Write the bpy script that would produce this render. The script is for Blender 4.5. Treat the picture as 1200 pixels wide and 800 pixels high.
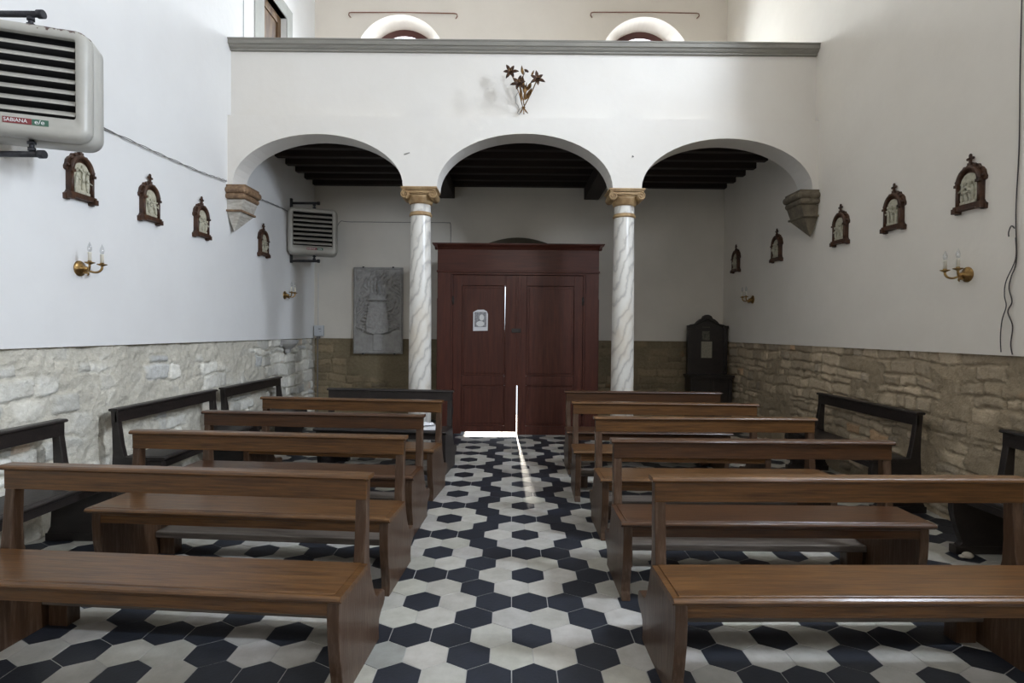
import bpy, bmesh, math, random
import numpy as np
from mathutils import Matrix, Vector

for o in list(bpy.data.objects): bpy.data.objects.remove(o)
scn = bpy.context.scene
COL = scn.collection
PI = math.pi
random.seed(4)

# ------------------------------------------------------------------ camera
cam_d = bpy.data.cameras.new('camera'); cam = bpy.data.objects.new('camera', cam_d); COL.objects.link(cam)
cam_d.sensor_width = 36.0; cam_d.lens = 658.86 / 1200 * 36.0; cam_d.clip_start = 0.05
r_ = Vector((0.99996233, -0.0011169, 0.00860763))
f_ = Vector((0.00127443, 0.9998314, -0.01831782))
u_ = Vector((-0.00858572, 0.0183281, 0.99979516))
m = Matrix.Identity(4)
for i in range(3):
    m[i][0] = r_[i]; m[i][1] = u_[i]; m[i][2] = -f_[i]
m[0][3] = 0; m[1][3] = 0; m[2][3] = 1.511
cam.matrix_world = m
scn.camera = cam

# ------------------------------------------------------------------ light and exposure
scn.view_settings.view_transform = 'Standard'; scn.view_settings.look = 'None'
scn.view_settings.gamma = 1; scn.view_settings.use_curve_mapping = False
scn.view_settings.exposure = 0.15
SKY = (0.77, 0.865, 1.0)
w = bpy.data.worlds.new('sky'); scn.world = w; w.use_nodes = True
w.node_tree.nodes['Background'].inputs[0].default_value = (0.80, 0.90, 1.0, 1)
w.node_tree.nodes['Background'].inputs[1].default_value = 3.0

def area(name, loc, target, sx, sy, power, color=SKY):
    d = bpy.data.lights.new(name, 'AREA'); d.shape = 'RECTANGLE'; d.size = sx; d.size_y = sy
    d.energy = power; d.color = color
    o = bpy.data.objects.new(name, d); COL.objects.link(o); o.location = loc
    o.rotation_euler = (Vector(target) - Vector(loc)).to_track_quat('-Z', 'Y').to_euler()
    return o
# daylight from right wall and gallery windows; the altar-end lamp is added fill
area('daylight_and_fill', (4.13, 4.25, 5.80), (0, 6.8, 5.0), .36, 1.4, 150)
area('daylight_and_fill', (4.13, 2.10, 4.00), (0, 2.70, 1.2), .48, 1.7, 320)
area('daylight_and_fill', (4.13, -2.40, 4.00), (0, -1.2, 2.1), .48, 1.7, 130)  # lamp of an added unseen window, put in to brighten the near left wall
area('daylight_and_fill', (-1.90, 11.3, 6.5), (-1.90, 9.5, 6.1), 2.6, 2.4, 860, (0.84, 0.92, 1.0))
area('daylight_and_fill', (2.195, 11.3, 6.5), (2.195, 9.5, 6.1), 2.6, 2.4, 860, (0.84, 0.92, 1.0))
area('daylight_and_fill', (0.12, -6.9, 4.6), (0.12, 0, 4.0), 2.0, 2.2, 80, (1.0, 0.95, 0.88))  # fill added behind the camera for ambient light; no window stands here
sun_d = bpy.data.lights.new('sun', 'SUN'); sun_d.energy = 4; sun_d.angle = 0.035; sun_d.color = (1, 0.92, 0.8)
sun = bpy.data.objects.new('sun', sun_d); COL.objects.link(sun)
sun.rotation_euler = Vector((0.035, -1.0, -0.22)).to_track_quat('-Z', 'Y').to_euler()
sun.location = (0, 14, 6)

# ------------------------------------------------------------------ helpers
class MB:
    def __init__(s): s.bm = bmesh.new()
    def quad(s, pts, mi=0):
        f = s.bm.faces.new([s.bm.verts.new(p) for p in pts]); f.material_index = mi; return f
    def box(s, x0, x1, y0, y1, z0, z1, M=None):
        c = [(x0,y0,z0),(x1,y0,z0),(x1,y1,z0),(x0,y1,z0),(x0,y0,z1),(x1,y0,z1),(x1,y1,z1),(x0,y1,z1)]
        v = [s.bm.verts.new(M @ Vector(p) if M else p) for p in c]
        for f in ((3,2,1,0),(4,5,6,7),(0,1,5,4),(1,2,6,5),(2,3,7,6),(3,0,4,7)): s.bm.faces.new([v[i] for i in f])
        return s
    def prism(s, poly, a, b, plane='yz'):
        """polygon in a plane extruded along the remaining axis from a to b"""
        def P(p, t):
            return {'yz': (t, p[0], p[1]), 'xz': (p[0], t, p[1]), 'xy': (p[0], p[1], t)}[plane]
        A = [s.bm.verts.new(P(p, a)) for p in poly]; B = [s.bm.verts.new(P(p, b)) for p in poly]
        n = len(poly)
        fa = s.bm.faces.new(A); fb = s.bm.faces.new(B[::-1])
        for i in range(n): s.bm.faces.new([A[i], B[i], B[(i+1) % n], A[(i+1) % n]])
        return s
    def tube(s, pts, r, n=8, cap=True):
        pts = [Vector(p) for p in pts]; k = len(pts)
        rs = r if isinstance(r, (list, tuple)) else [r]*k
        up = None; rings = []
        for i, p in enumerate(pts):
            t = (pts[min(i+1, k-1)] - pts[max(i-1, 0)]).normalized()
            if up is None: up = Vector((0,0,1)) if abs(t.z) < .9 else Vector((1,0,0))
            a = t.cross(up)
            if a.length < 1e-5: a = t.cross(Vector((0.3,1,0.2)))
            a.normalize(); b = a.cross(t).normalized(); up = b
            rings.append([s.bm.verts.new(p + (a*math.cos(q) + b*math.sin(q))*rs[i]) for q in [2*PI*j/n for j in range(n)]])
        for i in range(k-1):
            for j in range(n):
                f = s.bm.faces.new([rings[i][j], rings[i][(j+1)%n], rings[i+1][(j+1)%n], rings[i+1][j]]); f.smooth = True
        if cap: s.bm.faces.new(rings[0][::-1]); s.bm.faces.new(rings[-1])
        return s
    def lathe(s, prof, n=24, c=(0,0,0), axis='z', sx=1, sy=1, M=None, cap=True):
        """profile of (radius, height)"""
        rings = []
        for (r, h) in prof:
            ring = []
            for j in range(n):
                q = 2*PI*j/n; x, y = r*math.cos(q)*sx, r*math.sin(q)*sy
                p = {'z': (x, y, h), 'x': (h, x, y), 'y': (x, h, y)}[axis]
                p = Vector((p[0]+c[0], p[1]+c[1], p[2]+c[2]))
                ring.append(s.bm.verts.new(M @ p if M else p))
            rings.append(ring)
        for i in range(len(prof)-1):
            for j in range(n):
                f = s.bm.faces.new([rings[i][j], rings[i][(j+1)%n], rings[i+1][(j+1)%n], rings[i+1][j]]); f.smooth = True
        if cap: s.bm.faces.new(rings[0][::-1]); s.bm.faces.new(rings[-1])
        return s
    def ell(s, c, r, n=10, M=None):
        prof = [(max(math.sin(PI*i/n), 1e-3), -math.cos(PI*i/n)) for i in range(n+1)]
        T = Matrix.Translation(c) @ (M or Matrix.Identity(4)) @ Matrix.Diagonal((r[0], r[1], r[2], 1))
        return s.lathe(prof, n+2, M=T)
    def loft(s, loops, cap0=False, cap1=False, smooth=True):
        R = [[s.bm.verts.new(p) for p in L] for L in loops]; n = len(R[0])
        for i in range(len(R)-1):
            for j in range(n):
                f = s.bm.faces.new([R[i][j], R[i][(j+1)%n], R[i+1][(j+1)%n], R[i+1][j]]); f.smooth = smooth
        if cap0: s.bm.faces.new(R[0][::-1])
        if cap1: s.bm.faces.new(R[-1])
        return s

def obj(name, mb, mat, parent=None, bevel=0, label=None, smooth=None, seg=2):
    bmesh.ops.recalc_face_normals(mb.bm, faces=mb.bm.faces)
    me = bpy.data.meshes.new(name); mb.bm.to_mesh(me); mb.bm.free()
    for mm in (mat if isinstance(mat, (list, tuple)) else [mat]): me.materials.append(mm)
    o = bpy.data.objects.new(name, me); COL.objects.link(o)
    if parent: o.parent = parent
    if bevel:
        b = o.modifiers.new('bevel', 'BEVEL'); b.width = bevel; b.segments = seg; b.limit_method = 'ANGLE'; b.angle_limit = 0.6
    if label: o['label'] = label
    return o
def thing(name, label, cat, loc=(0,0,0), rz=0, group=None):
    o = bpy.data.objects.new(name, None); COL.objects.link(o); o.empty_display_size = .1
    o.location = loc; o.rotation_euler = (0, 0, rz); o['label'] = label; o['category'] = cat
    if group: o['group'] = group
    return o
def tag(o, label, cat, group=None):
    o['label'] = label; o['category'] = cat
    if group: o['group'] = group
    return o
def struct(o, label, cat='wall'):
    o['kind'] = 'structure'; o['label'] = label; o['category'] = cat; return o
def dup(root, loc, rz, label):
    r = root.copy(); COL.objects.link(r); r.location = loc; r.rotation_euler = (0, 0, rz); r['label'] = label
    for ch in list(root.children):
        c = ch.copy(); COL.objects.link(c); c.parent = r
        for g in list(ch.children):
            d = g.copy(); COL.objects.link(d); d.parent = c
    return r

# ------------------------------------------------------------------ materials
def mat(name, col, rough=.6, metal=0, spec=.5, noise=None, nscale=5, stretch=(1,1,1), bump=0, bscale=60, coat=0, detail=5, lo=.35, hi=.65, attr=None):
    mt = bpy.data.materials.new(name); mt.use_nodes = True; nt = mt.node_tree; N = nt.nodes; L = nt.links
    b = N['Principled BSDF']; b.inputs['Roughness'].default_value = rough; b.inputs['Metallic'].default_value = metal
    b.inputs['Specular IOR Level'].default_value = spec; b.inputs['Coat Weight'].default_value = coat
    b.inputs['Coat Roughness'].default_value = .12
    b.inputs['Base Color'].default_value = (*col, 1)
    tc = N.new('ShaderNodeTexCoord'); mp = N.new('ShaderNodeMapping'); mp.inputs['Scale'].default_value = stretch
    L.new(tc.outputs['Object'], mp.inputs['Vector'])
    src = None
    if attr:
        a = N.new('ShaderNodeAttribute'); a.attribute_name = attr; src = a.outputs['Color']
    if noise:
        t = N.new('ShaderNodeTexNoise'); t.inputs['Scale'].default_value = nscale; t.inputs['Detail'].default_value = detail
        t.inputs['Roughness'].default_value = .62
        L.new(mp.outputs[0], t.inputs['Vector'])
        cr = N.new('ShaderNodeMapRange'); cr.inputs['From Min'].default_value = lo; cr.inputs['From Max'].default_value = hi
        L.new(t.outputs['Fac'], cr.inputs['Value'])
        mx = N.new('ShaderNodeMix'); mx.data_type = 'RGBA'
        L.new(cr.outputs[0], mx.inputs[0])
        if src: 
            mx.blend_type = 'MULTIPLY'; L.new(src, mx.inputs[6])
        else: mx.inputs[6].default_value = (*col, 1)
        mx.inputs[7].default_value = (*noise, 1)
        src = mx.outputs[2]
    if src: L.new(src, b.inputs['Base Color'])
    if bump:
        t2 = N.new('ShaderNodeTexNoise'); t2.inputs['Scale'].default_value = bscale; t2.inputs['Detail'].default_value = 4
        L.new(mp.outputs[0], t2.inputs['Vector'])
        bp = N.new('ShaderNodeBump'); bp.inputs['Strength'].default_value = bump; bp.inputs['Distance'].default_value = .01
        L.new(t2.outputs['Fac'], bp.inputs['Height']); L.new(bp.outputs[0], b.inputs['Normal'])
    return mt

M = {}
M['plaster_r'] = mat('ivory_white_plaster', (.84,.785,.70), .9, spec=.2, noise=(.79,.735,.65), nscale=1.3, bump=.25, bscale=14, lo=.4, hi=.75)
M['plaster'] = mat('white_plaster', (.80,.79,.77), .9, spec=.2, noise=(.765,.75,.73), nscale=1.3, bump=.25, bscale=14, lo=.4, hi=.75)
M['plaster_warm'] = mat('warm_white_plaster', (.80,.765,.71), .9, spec=.2, noise=(.77,.73,.67), nscale=1.1, bump=.2, bscale=12)
M['plaster_cream'] = mat('cream_plaster', (.77,.71,.63), .9, spec=.2, noise=(.73,.67,.59), nscale=1.1, bump=.2, bscale=12)
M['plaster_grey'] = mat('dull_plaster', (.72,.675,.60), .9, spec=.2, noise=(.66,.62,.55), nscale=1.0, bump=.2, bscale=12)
M['stone'] = mat('rubble_stone', (.5,.47,.4), .92, spec=.2, attr='tone', noise=(.84,.83,.80), nscale=28, bump=.9, bscale=70, detail=8)
M['tile'] = mat('cement_tile', (.5,.5,.5), .48, spec=.4, attr='tone', noise=(.80,.79,.77), nscale=9, bump=.12, bscale=60, detail=7)
M['grout'] = mat('grout', (.42,.41,.39), .9)
M['cornice'] = mat('grey_stone_cornice', (.275,.26,.225), .75, noise=(.235,.222,.195), nscale=7, stretch=(.4,3,3), bump=.3, bscale=30)
M['wood'] = mat('varnished_brown_wood', (.145,.066,.020), .36, spec=.4, coat=.18, noise=(.056,.024,.008), nscale=6, stretch=(.7,10,13), bump=.14, bscale=16, lo=.36, hi=.66, detail=8)
M['wood_b'] = mat('varnished_deep_brown_wood', (.082,.034,.012), .36, spec=.4, coat=.2, noise=(.038,.016,.007), nscale=6, stretch=(.7,10,13), bump=.14, bscale=16, lo=.36, hi=.66, detail=8)
M['wood_end'] = mat('brown_wood_upright_grain', (.060,.030,.015), .38, spec=.4, coat=.15, noise=(.145,.098,.068), nscale=5, stretch=(9,9,.9), bump=.2, bscale=16, lo=.48, hi=.80, detail=8)
M['wood_grey'] = mat('worn_greyish_wood', (.15,.125,.105), .5, noise=(.075,.06,.05), nscale=6, stretch=(.6,9,9), bump=.2, bscale=16)
M['dark'] = mat('old_dark_wood', (.022,.016,.014), .45, coat=.15, noise=(.012,.009,.008), nscale=4, stretch=(2,2,4), bump=.2, bscale=20)
M['door'] = mat('reddish_brown_wood', (.098,.029,.017), .45, spec=.3, coat=.05, noise=(.050,.013,.009), nscale=4, stretch=(7,7,.5), bump=.2, bscale=14, lo=.3, hi=.7, detail=7)
M['door_h'] = mat('reddish_brown_wood_lengthwise', (.095,.028,.017), .45, spec=.3, coat=.05, noise=(.050,.013,.009), nscale=4, stretch=(.5,7,7), bump=.2, bscale=14, lo=.3, hi=.7, detail=7)
M['dust'] = mat('dusty_wood_top', (.075,.065,.045), .9, noise=(.05,.043,.03), nscale=5)
M['beam'] = mat('dark_beam_wood', (.030,.018,.013), .7, noise=(.018,.011,.008), nscale=4, stretch=(.6,6,6), bump=.4, bscale=18)
M['ochre'] = mat('gilded_ochre_stone', (.50,.35,.18), .5, metal=.15, noise=(.27,.165,.075), nscale=9, bump=.3, bscale=40)
M['corbel'] = mat('brown_painted_stone', (.30,.19,.105), .65, noise=(.14,.08,.045), nscale=16, bump=.5, bscale=40)
M['corbel_dull'] = mat('dull_brown_stone', (.20,.165,.115), .75, noise=(.11,.09,.06), nscale=14, bump=.5, bscale=40)
M['corbel_low'] = mat('veined_pale_stone', (.62,.59,.53), .6, noise=(.40,.36,.30), nscale=5, stretch=(2,2,9), bump=.3, bscale=30)
M['enamel'] = mat('cream_enamel', (.47,.455,.41), .38, noise=(.41,.395,.355), nscale=4)
M['black'] = mat('black_inside', (.006,.006,.007), .7)
M['iron'] = mat('dark_iron', (.055,.055,.062), .5, metal=.5, noise=(.03,.03,.034), nscale=30)
M['brass'] = mat('aged_brass', (.46,.30,.12), .32, metal=1, noise=(.22,.13,.05), nscale=25)
M['candle'] = mat('ivory_candle_sleeve', (.74,.70,.60), .5)
M['station_wood'] = mat('carved_walnut', (.080,.034,.015), .5, noise=(.030,.012,.006), nscale=14, bump=.4, bscale=40)
M['plaque'] = mat('ivory_relief', (.58,.55,.43), .55, noise=(.36,.33,.24), nscale=25, bump=.4, bscale=80)
M['relief'] = mat('grey_carved_stone', (.40,.39,.37), .8, noise=(.31,.30,.285), nscale=12, bump=.5, bscale=50)
M['grey_frame'] = mat('grey_door_surround', (.40,.40,.37), .8, noise=(.35,.35,.32), nscale=5)
M['upper_door'] = mat('aged_board_wood', (.20,.115,.045), .6, noise=(.05,.022,.010), nscale=4, stretch=(5,5,.6), bump=.2, bscale=14)
M['frame_red'] = mat('dark_red_window_frame', (.075,.022,.018), .5)
M['rod'] = mat('rusty_rod', (.22,.09,.055), .6)
M['wire'] = mat('old_wire', (.16,.15,.14), .7)
M['wire_dark'] = mat('dark_wire', (.055,.045,.045), .7)
M['box_grey'] = mat('grey_plastic', (.50,.52,.54), .5)
M['paper'] = mat('white_paper', (.80,.80,.82), .8)
M['ink'] = mat('printed_grey', (.15,.15,.16), .8, noise=(.5,.5,.52), nscale=60)
M['paper_old'] = mat('yellowed_paper', (.36,.33,.26), .8, noise=(.24,.22,.17), nscale=40)
M['photo_old'] = mat('faded_picture', (.16,.15,.11), .6, noise=(.045,.045,.035), nscale=30)
M['red_plate'] = mat('dark_red_plate', (.20,.03,.035), .4)
M['green_plate'] = mat('dark_green_plate', (.045,.13,.085), .4)
M['white_print'] = mat('white_print', (.8,.8,.8), .5)
M['petal'] = mat('dark_bronze_petal', (.10,.052,.028), .42, metal=.6, noise=(.022,.012,.010), nscale=40)
M['gilt_leaf'] = mat('gilt_metal_leaf', (.34,.20,.075), .42, metal=.7, noise=(.12,.06,.025), nscale=40)
M['pebble'] = mat('pale_scrap', (.55,.50,.42), .8)

def glass_mat(name, tint=(1,1,1), gl=.12):
    mt = bpy.data.materials.new(name); mt.use_nodes = True; nt = mt.node_tree; N = nt.nodes; L = nt.links
    N.remove(N['Principled BSDF']); out = N['Material Output']
    t = N.new('ShaderNodeBsdfTransparent'); t.inputs[0].default_value = (*tint, 1)
    g = N.new('ShaderNodeBsdfGlossy'); g.inputs['Roughness'].default_value = .05
    x = N.new('ShaderNodeMixShader'); x.inputs[0].default_value = gl
    L.new(t.outputs[0], x.inputs[1]); L.new(g.outputs[0], x.inputs[2]); L.new(x.outputs[0], out.inputs[0])
    return mt
M['glass'] = glass_mat('window_glass', gl=.06)
M['bulb'] = glass_mat('clear_bulb_glass', (.93,.94,.95), .22)

# rust patches on the near heater's casing
def rusty():
    mt = mat('cream_enamel_with_rust', (.47,.455,.41), .38, noise=(.41,.395,.355), nscale=4); nt = mt.node_tree; N = nt.nodes; L = nt.links
    b = N['Principled BSDF']; src = b.inputs['Base Color'].links[0].from_socket
    tc = N.new('ShaderNodeTexCoord'); sp = N.new('ShaderNodeSeparateXYZ'); L.new(tc.outputs['Object'], sp.inputs[0])
    n = N.new('ShaderNodeTexNoise'); n.inputs['Scale'].default_value = 30; n.inputs['Detail'].default_value = 6; L.new(tc.outputs['Object'], n.inputs['Vector'])
    a = N.new('ShaderNodeMapRange'); a.inputs['From Min'].default_value = .25; a.inputs['From Max'].default_value = .33; L.new(sp.outputs[2], a.inputs['Value'])
    x = N.new('ShaderNodeMapRange'); x.inputs['From Min'].default_value = -.10; x.inputs['From Max'].default_value = .05; L.new(sp.outputs[0], x.inputs['Value'])
    mu = N.new('ShaderNodeMath'); mu.operation = 'MULTIPLY'; L.new(a.outputs[0], mu.inputs[0]); L.new(x.outputs[0], mu.inputs[1])
    mu2 = N.new('ShaderNodeMath'); mu2.operation = 'MULTIPLY'; L.new(mu.outputs[0], mu2.inputs[0]); L.new(n.outputs[0], mu2.inputs[1])
    th = N.new('ShaderNodeMapRange'); th.inputs['From Min'].default_value = .42; th.inputs['From Max'].default_value = .46; L.new(mu2.outputs[0], th.inputs['Value'])
    mx = N.new('ShaderNodeMix'); mx.data_type = 'RGBA'; L.new(th.outputs[0], mx.inputs[0]); L.new(src, mx.inputs[6]); mx.inputs[7].default_value = (.07,.03,.02,1)
    L.new(mx.outputs[2], b.inputs['Base Color'])
    return mt
M['enamel_rust'] = rusty()

def marble():
    mt = bpy.data.materials.new('veined_white_marble'); mt.use_nodes = True; nt = mt.node_tree; N = nt.nodes; L = nt.links
    b = N['Principled BSDF']; b.inputs['Roughness'].default_value = .28
    tc = N.new('ShaderNodeTexCoord'); mp = N.new('ShaderNodeMapping'); mp.inputs['Rotation'].default_value = (0, math.radians(-35), 0); mp.inputs['Scale'].default_value = (1.6, 1.6, 1)
    L.new(tc.outputs['Object'], mp.inputs[0])
    wv = N.new('ShaderNodeTexWave'); wv.bands_direction = 'X'; wv.inputs['Scale'].default_value = 2.1; wv.inputs['Distortion'].default_value = 7; wv.inputs['Detail'].default_value = 5; wv.inputs['Detail Scale'].default_value = 1.6
    L.new(mp.outputs[0], wv.inputs['Vector'])
    cr = N.new('ShaderNodeValToRGB'); e = cr.color_ramp.elements
    e[0].position = 0; e[0].color = (.50,.48,.45,1); e[1].position = .22; e[1].color = (.70,.67,.61,1)
    z = cr.color_ramp.elements.new(.05); z.color = (.58,.555,.51,1)
    q = cr.color_ramp.elements.new(.75); q.color = (.76,.735,.68,1)
    L.new(wv.outputs['Fac'], cr.inputs[0])
    n = N.new('ShaderNodeTexNoise'); n.inputs['Scale'].default_value = 2.2; n.inputs['Detail'].default_value = 6; L.new(mp.outputs[0], n.inputs['Vector'])
    mr = N.new('ShaderNodeMapRange'); mr.inputs['From Min'].default_value = .5; mr.inputs['From Max'].default_value = .75; mr.inputs['To Max'].default_value = .55; L.new(n.outputs[0], mr.inputs[0])
    mx = N.new('ShaderNodeMix'); mx.data_type = 'RGBA'; L.new(mr.outputs[0], mx.inputs[0]); L.new(cr.outputs[0], mx.inputs[6]); mx.inputs[7].default_value = (.55,.44,.30,1)
    L.new(mx.outputs[2], b.inputs['Base Color'])
    return mt
M['marble'] = marble()

# ------------------------------------------------------------------ the room
XL, XR, YB, YF, ZC = -3.33, 3.57, 9.5, -7.0, 8.2
T = .6; HD = 1.365                 # wall thickness, height of the stone facing

def wall_side(name, x_in, sgn, openings, label):
    """side wall in the y-z plane with rectangular openings (y0, y1, z0, z1)"""
    b = MB(); xo = x_in + sgn*T; xa, xb = min(x_in, xo), max(x_in, xo)
    ys = sorted(openings); y = YF
    for (y0, y1, z0, z1) in ys:
        b.box(xa, xb, y, y0, HD, ZC); b.box(xa, xb, y0, y1, HD, z0); b.box(xa, xb, y0, y1, z1, ZC); y = y1
    b.box(xa, xb, y, YB, HD, ZC)
    b.box(min(x_in + sgn*.085, xo), max(x_in + sgn*.085, xo), YF, YB, 0, HD)
    o = obj(name, b, M['plaster'] if sgn < 0 else M['plaster_r']); return struct(o, label)

# numpy value noise for the stone facing
def vnoise(u, v, seed):
    rng = np.random.RandomState(seed); G = rng.rand(128, 128)
    iu = np.floor(u).astype(int); iv = np.floor(v).astype(int); fu = u - iu; fv = v - iv
    fu = fu*fu*(3-2*fu); fv = fv*fv*(3-2*fv)
    g = lambda a, c: G[a % 128, c % 128]
    return (g(iu,iv)*(1-fu)*(1-fv) + g(iu+1,iv)*fu*(1-fv) + g(iu,iv+1)*(1-fu)*fv + g(iu+1,iv+1)*fu*fv)
def fbm(u, v, seed, o=4):
    s = 0; a = .5
    for k in range(o): s = s + a*vnoise(u*2**k + 7*k, v*2**k + 3*k, seed+k); a *= .5
    return s

def stone_facing(x0, x1, place, seed, cover, tone, mortar, parent, lmin=.13, lmax=.42, hmin=.055, hmax=.15, depth=.030, step=.0135):
    nu = int((x1-x0)/step)+1; nv = int(HD/step)+1
    U, V = np.meshgrid(np.linspace(x0, x1, nu), np.linspace(0, HD, nv), indexing='ij')
    wu = U + .06*(fbm(U*4, V*4, seed)-.47) + .03*(fbm(U*14, V*14, seed+9)-.47)
    wv = V + .11*(fbm(U*2.6, V*2.6, seed+3)-.47) + .03*(fbm(U*12, V*12, seed+5)-.47)
    rng = np.random.RandomState(seed)
    zb = [-.3]
    while zb[-1] < HD+.3: zb.append(zb[-1] + rng.uniform(hmin, hmax))
    zb = np.array(zb); ci = np.clip(np.searchsorted(zb, wv) - 1, 0, len(zb)-2)
    dv = np.minimum(wv - zb[ci], zb[ci+1] - wv)
    du = np.zeros_like(U); sid = np.zeros_like(U, int)
    for c in range(len(zb)-1):
        m_ = ci == c
        if not m_.any(): continue
        hh = zb[c+1]-zb[c]
        xb = [x0 - 1 + rng.uniform(0, .3)]
        while xb[-1] < x1 + 1: xb.append(xb[-1] + rng.uniform(lmin, lmax)*(.6 + hh/.12*.5))
        xb = np.array(xb); k = np.clip(np.searchsorted(xb, wu[m_]) - 1, 0, len(xb)-2)
        du[m_] = np.minimum(wu[m_] - xb[k], xb[k+1] - wu[m_]); sid[m_] = c*997 + k
    d = np.minimum(du, dv) + .012*(fbm(U*30, V*30, seed+20)-.47)
    prof = np.clip(d/.020, 0, 1); prof = prof*prof*(3-2*prof)
    rr = np.random.RandomState(seed+2).rand(200000)
    s1 = rr[sid % 200000]; s2 = rr[(sid*7+13) % 200000]; s3 = rr[(sid*3+101) % 200000]
    rough = .5*(fbm(U*9, V*9, seed+31)-.47) + .5*(fbm(U*26, V*26, seed+37)-.47)
    hgt = prof*(.55+.45*s1)
    cov = np.clip((fbm(U*1.6, V*1.9, seed+40) + .30*s2 - (1-cover))/.10, 0, 1)
    mh = .55 + 1.2*(fbm(U*6, V*6, seed+50)-.47)
    hgt = hgt*(1-cov) + mh*cov + rough*.7
    D = np.clip(hgt, -.2, 1.3)*depth
    tone = np.array(tone); mortar = np.array(mortar)
    st = tone*(.70 + .5*s3)[..., None]; st = st*np.where((s2 > .93)[..., None], [1.14, .94, .80], [1, 1, 1])
    st = st*np.where(((s2 < .04))[..., None], [.85, .87, .92], [1, 1, 1])
    k = (prof*(1-cov))[..., None]
    C = mortar*(.85+.35*fbm(U*3, V*3, seed+60))[..., None]*(1-k) + st*k
    C = np.concatenate([np.clip(C, 0, 1), np.ones(C.shape[:2]+(1,))], -1).reshape(-1, 4)
    P = place(U, V, D).reshape(-1, 3)
    idx = np.arange(nu*nv).reshape(nu, nv)
    F = np.stack([idx[:-1,:-1], idx[1:,:-1], idx[1:,1:], idx[:-1,1:]], -1).reshape(-1, 4)
    me = bpy.data.meshes.new('stone_facing'); me.from_pydata(P.tolist(), [], F.tolist())
    me.shade_smooth()
    a = me.color_attributes.new('tone', 'FLOAT_COLOR', 'POINT'); a.data.foreach_set('color', C.ravel())
    me.materials.append(M['stone'])
    o = bpy.data.objects.new('stone_facing', me); COL.objects.link(o); o.parent = parent
    o['label'] = 'rough rubble stone facing'
    return o

wl = wall_side('wall_left', XL, -1, [(7.55, 8.31, 4.15, 6.05)], 'white plaster wall on the left above rubble stone facing')
wr = wall_side('wall_right', XR, 1, [(-3.45,-1.35,3.05,4.95), (1.05,3.15,3.05,4.95), (3.35,5.03,4.95,6.65)], 'white plaster wall on the right above rubble stone facing')
stone_facing(0, YB, lambda U,V,D: np.stack([XL-.072+D, U, V], -1), 11, .44, (.84,.815,.74), (.66,.62,.53), wl, hmin=.08, hmax=.19, lmin=.12, lmax=.36, depth=.060)
stone_facing(0, YB, lambda U,V,D: np.stack([XR+.060-D, U, V], -1), 23, .36, (.60,.485,.345), (.40,.32,.22), wr, hmin=.05, hmax=.14, lmin=.09, lmax=.32, depth=.048)

def arch_bay(b, x0, x1, zt, cx, hw, zs, rise, y0, y1, hw1=None, rise1=None, zb=None, cz_shift=0, n=28):
    """wall bay with an arch: front face at y0, back face at y1; ring at the back may be narrower"""
    hw1 = hw if hw1 is None else hw1; rise1 = rise if rise1 is None else rise1
    zb = zs if zb is None else zb
    A = [(cx - hw*math.cos(PI*i/n), zs + rise*math.sin(PI*i/n)) for i in range(n+1)]
    B = [(cx - hw1*math.cos(PI*i/n), zs + rise1*math.sin(PI*i/n)) for i in range(n+1)]
    for i in range(n):
        b.quad([(A[i][0],y0,A[i][1]),(A[i+1][0],y0,A[i+1][1]),(A[i+1][0],y0,zt),(A[i][0],y0,zt)])
        b.quad([(B[i][0],y1,B[i][1]),(B[i][0],y1,zt),(B[i+1][0],y1,zt),(B[i+1][0],y1,B[i+1][1])])
        f = b.quad([(A[i][0],y0,A[i][1]),(B[i][0],y1,B[i][1]),(B[i+1][0],y1,B[i+1][1]),(A[i+1][0],y0,A[i+1][1])]); f.smooth = False
    for (xa, xb_, s) in ((x0, cx-hw, 0), (cx+hw, x1, 1)):
        if xb_ - xa > 1e-4: b.box(xa, xb_, y0, y1, zb, zt)
    if zb < zs:
        for s in (-1, 1):
            b.quad([(cx+s*hw,y0,zb),(cx+s*hw1,y1,zb),(cx+s*hw1,y1,zs),(cx+s*hw,y0,zs)])

# back wall with the doorway and the two arched gallery windows
b = MB(); Y1 = YB + T
DX0, DX1, DZ = -.72, .90, 2.45
b.box(XL-T, DX0, YB, Y1, HD, 4.1); b.box(DX1, XR+T, YB, Y1, HD, 4.1); b.box(DX0, DX1, YB, Y1, DZ, 4.1)
b.box(XL-T, DX0, YB+.06, Y1, 0, HD); b.box(DX1, XR+T, YB+.06, Y1, 0, HD)
WX = (-1.90, 2.195); HW = .755; ZS = 6.03; SILL = 5.2
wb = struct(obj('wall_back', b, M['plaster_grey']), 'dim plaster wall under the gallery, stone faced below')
b = MB()
b.box(XL-T, XR+T, YB, Y1, 4.1, SILL)
xm = (WX[0]+WX[1])/2
b.box(XL-T, WX[0]-HW, YB, Y1, SILL, 8.2); b.box(WX[1]+HW, XR+T, YB, Y1, SILL, 8.2); b.box(WX[0]+HW, WX[1]-HW, YB, Y1, SILL, 8.2)
for wx in WX:
    arch_bay(b, wx-HW, wx+HW, 8.2, wx, HW, ZS, HW, YB, Y1-.2, .66, .70, zb=SILL)
    b.quad([(wx-HW,YB,SILL),(wx+HW,YB,SILL),(wx+HW,Y1,SILL),(wx-HW,Y1,SILL)])
struct(obj('wall_upper_back', b, M['plaster_cream']), 'cream plaster wall above the gallery')
for (xa, xb) in ((XL, DX0), (DX1, XR)):
    stone_facing(xa, xb, lambda U,V,D: np.stack([U, YB+.045-D, V], -1), 37, .45, (.30,.235,.150), (.24,.195,.125), wb, depth=.03)

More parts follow.
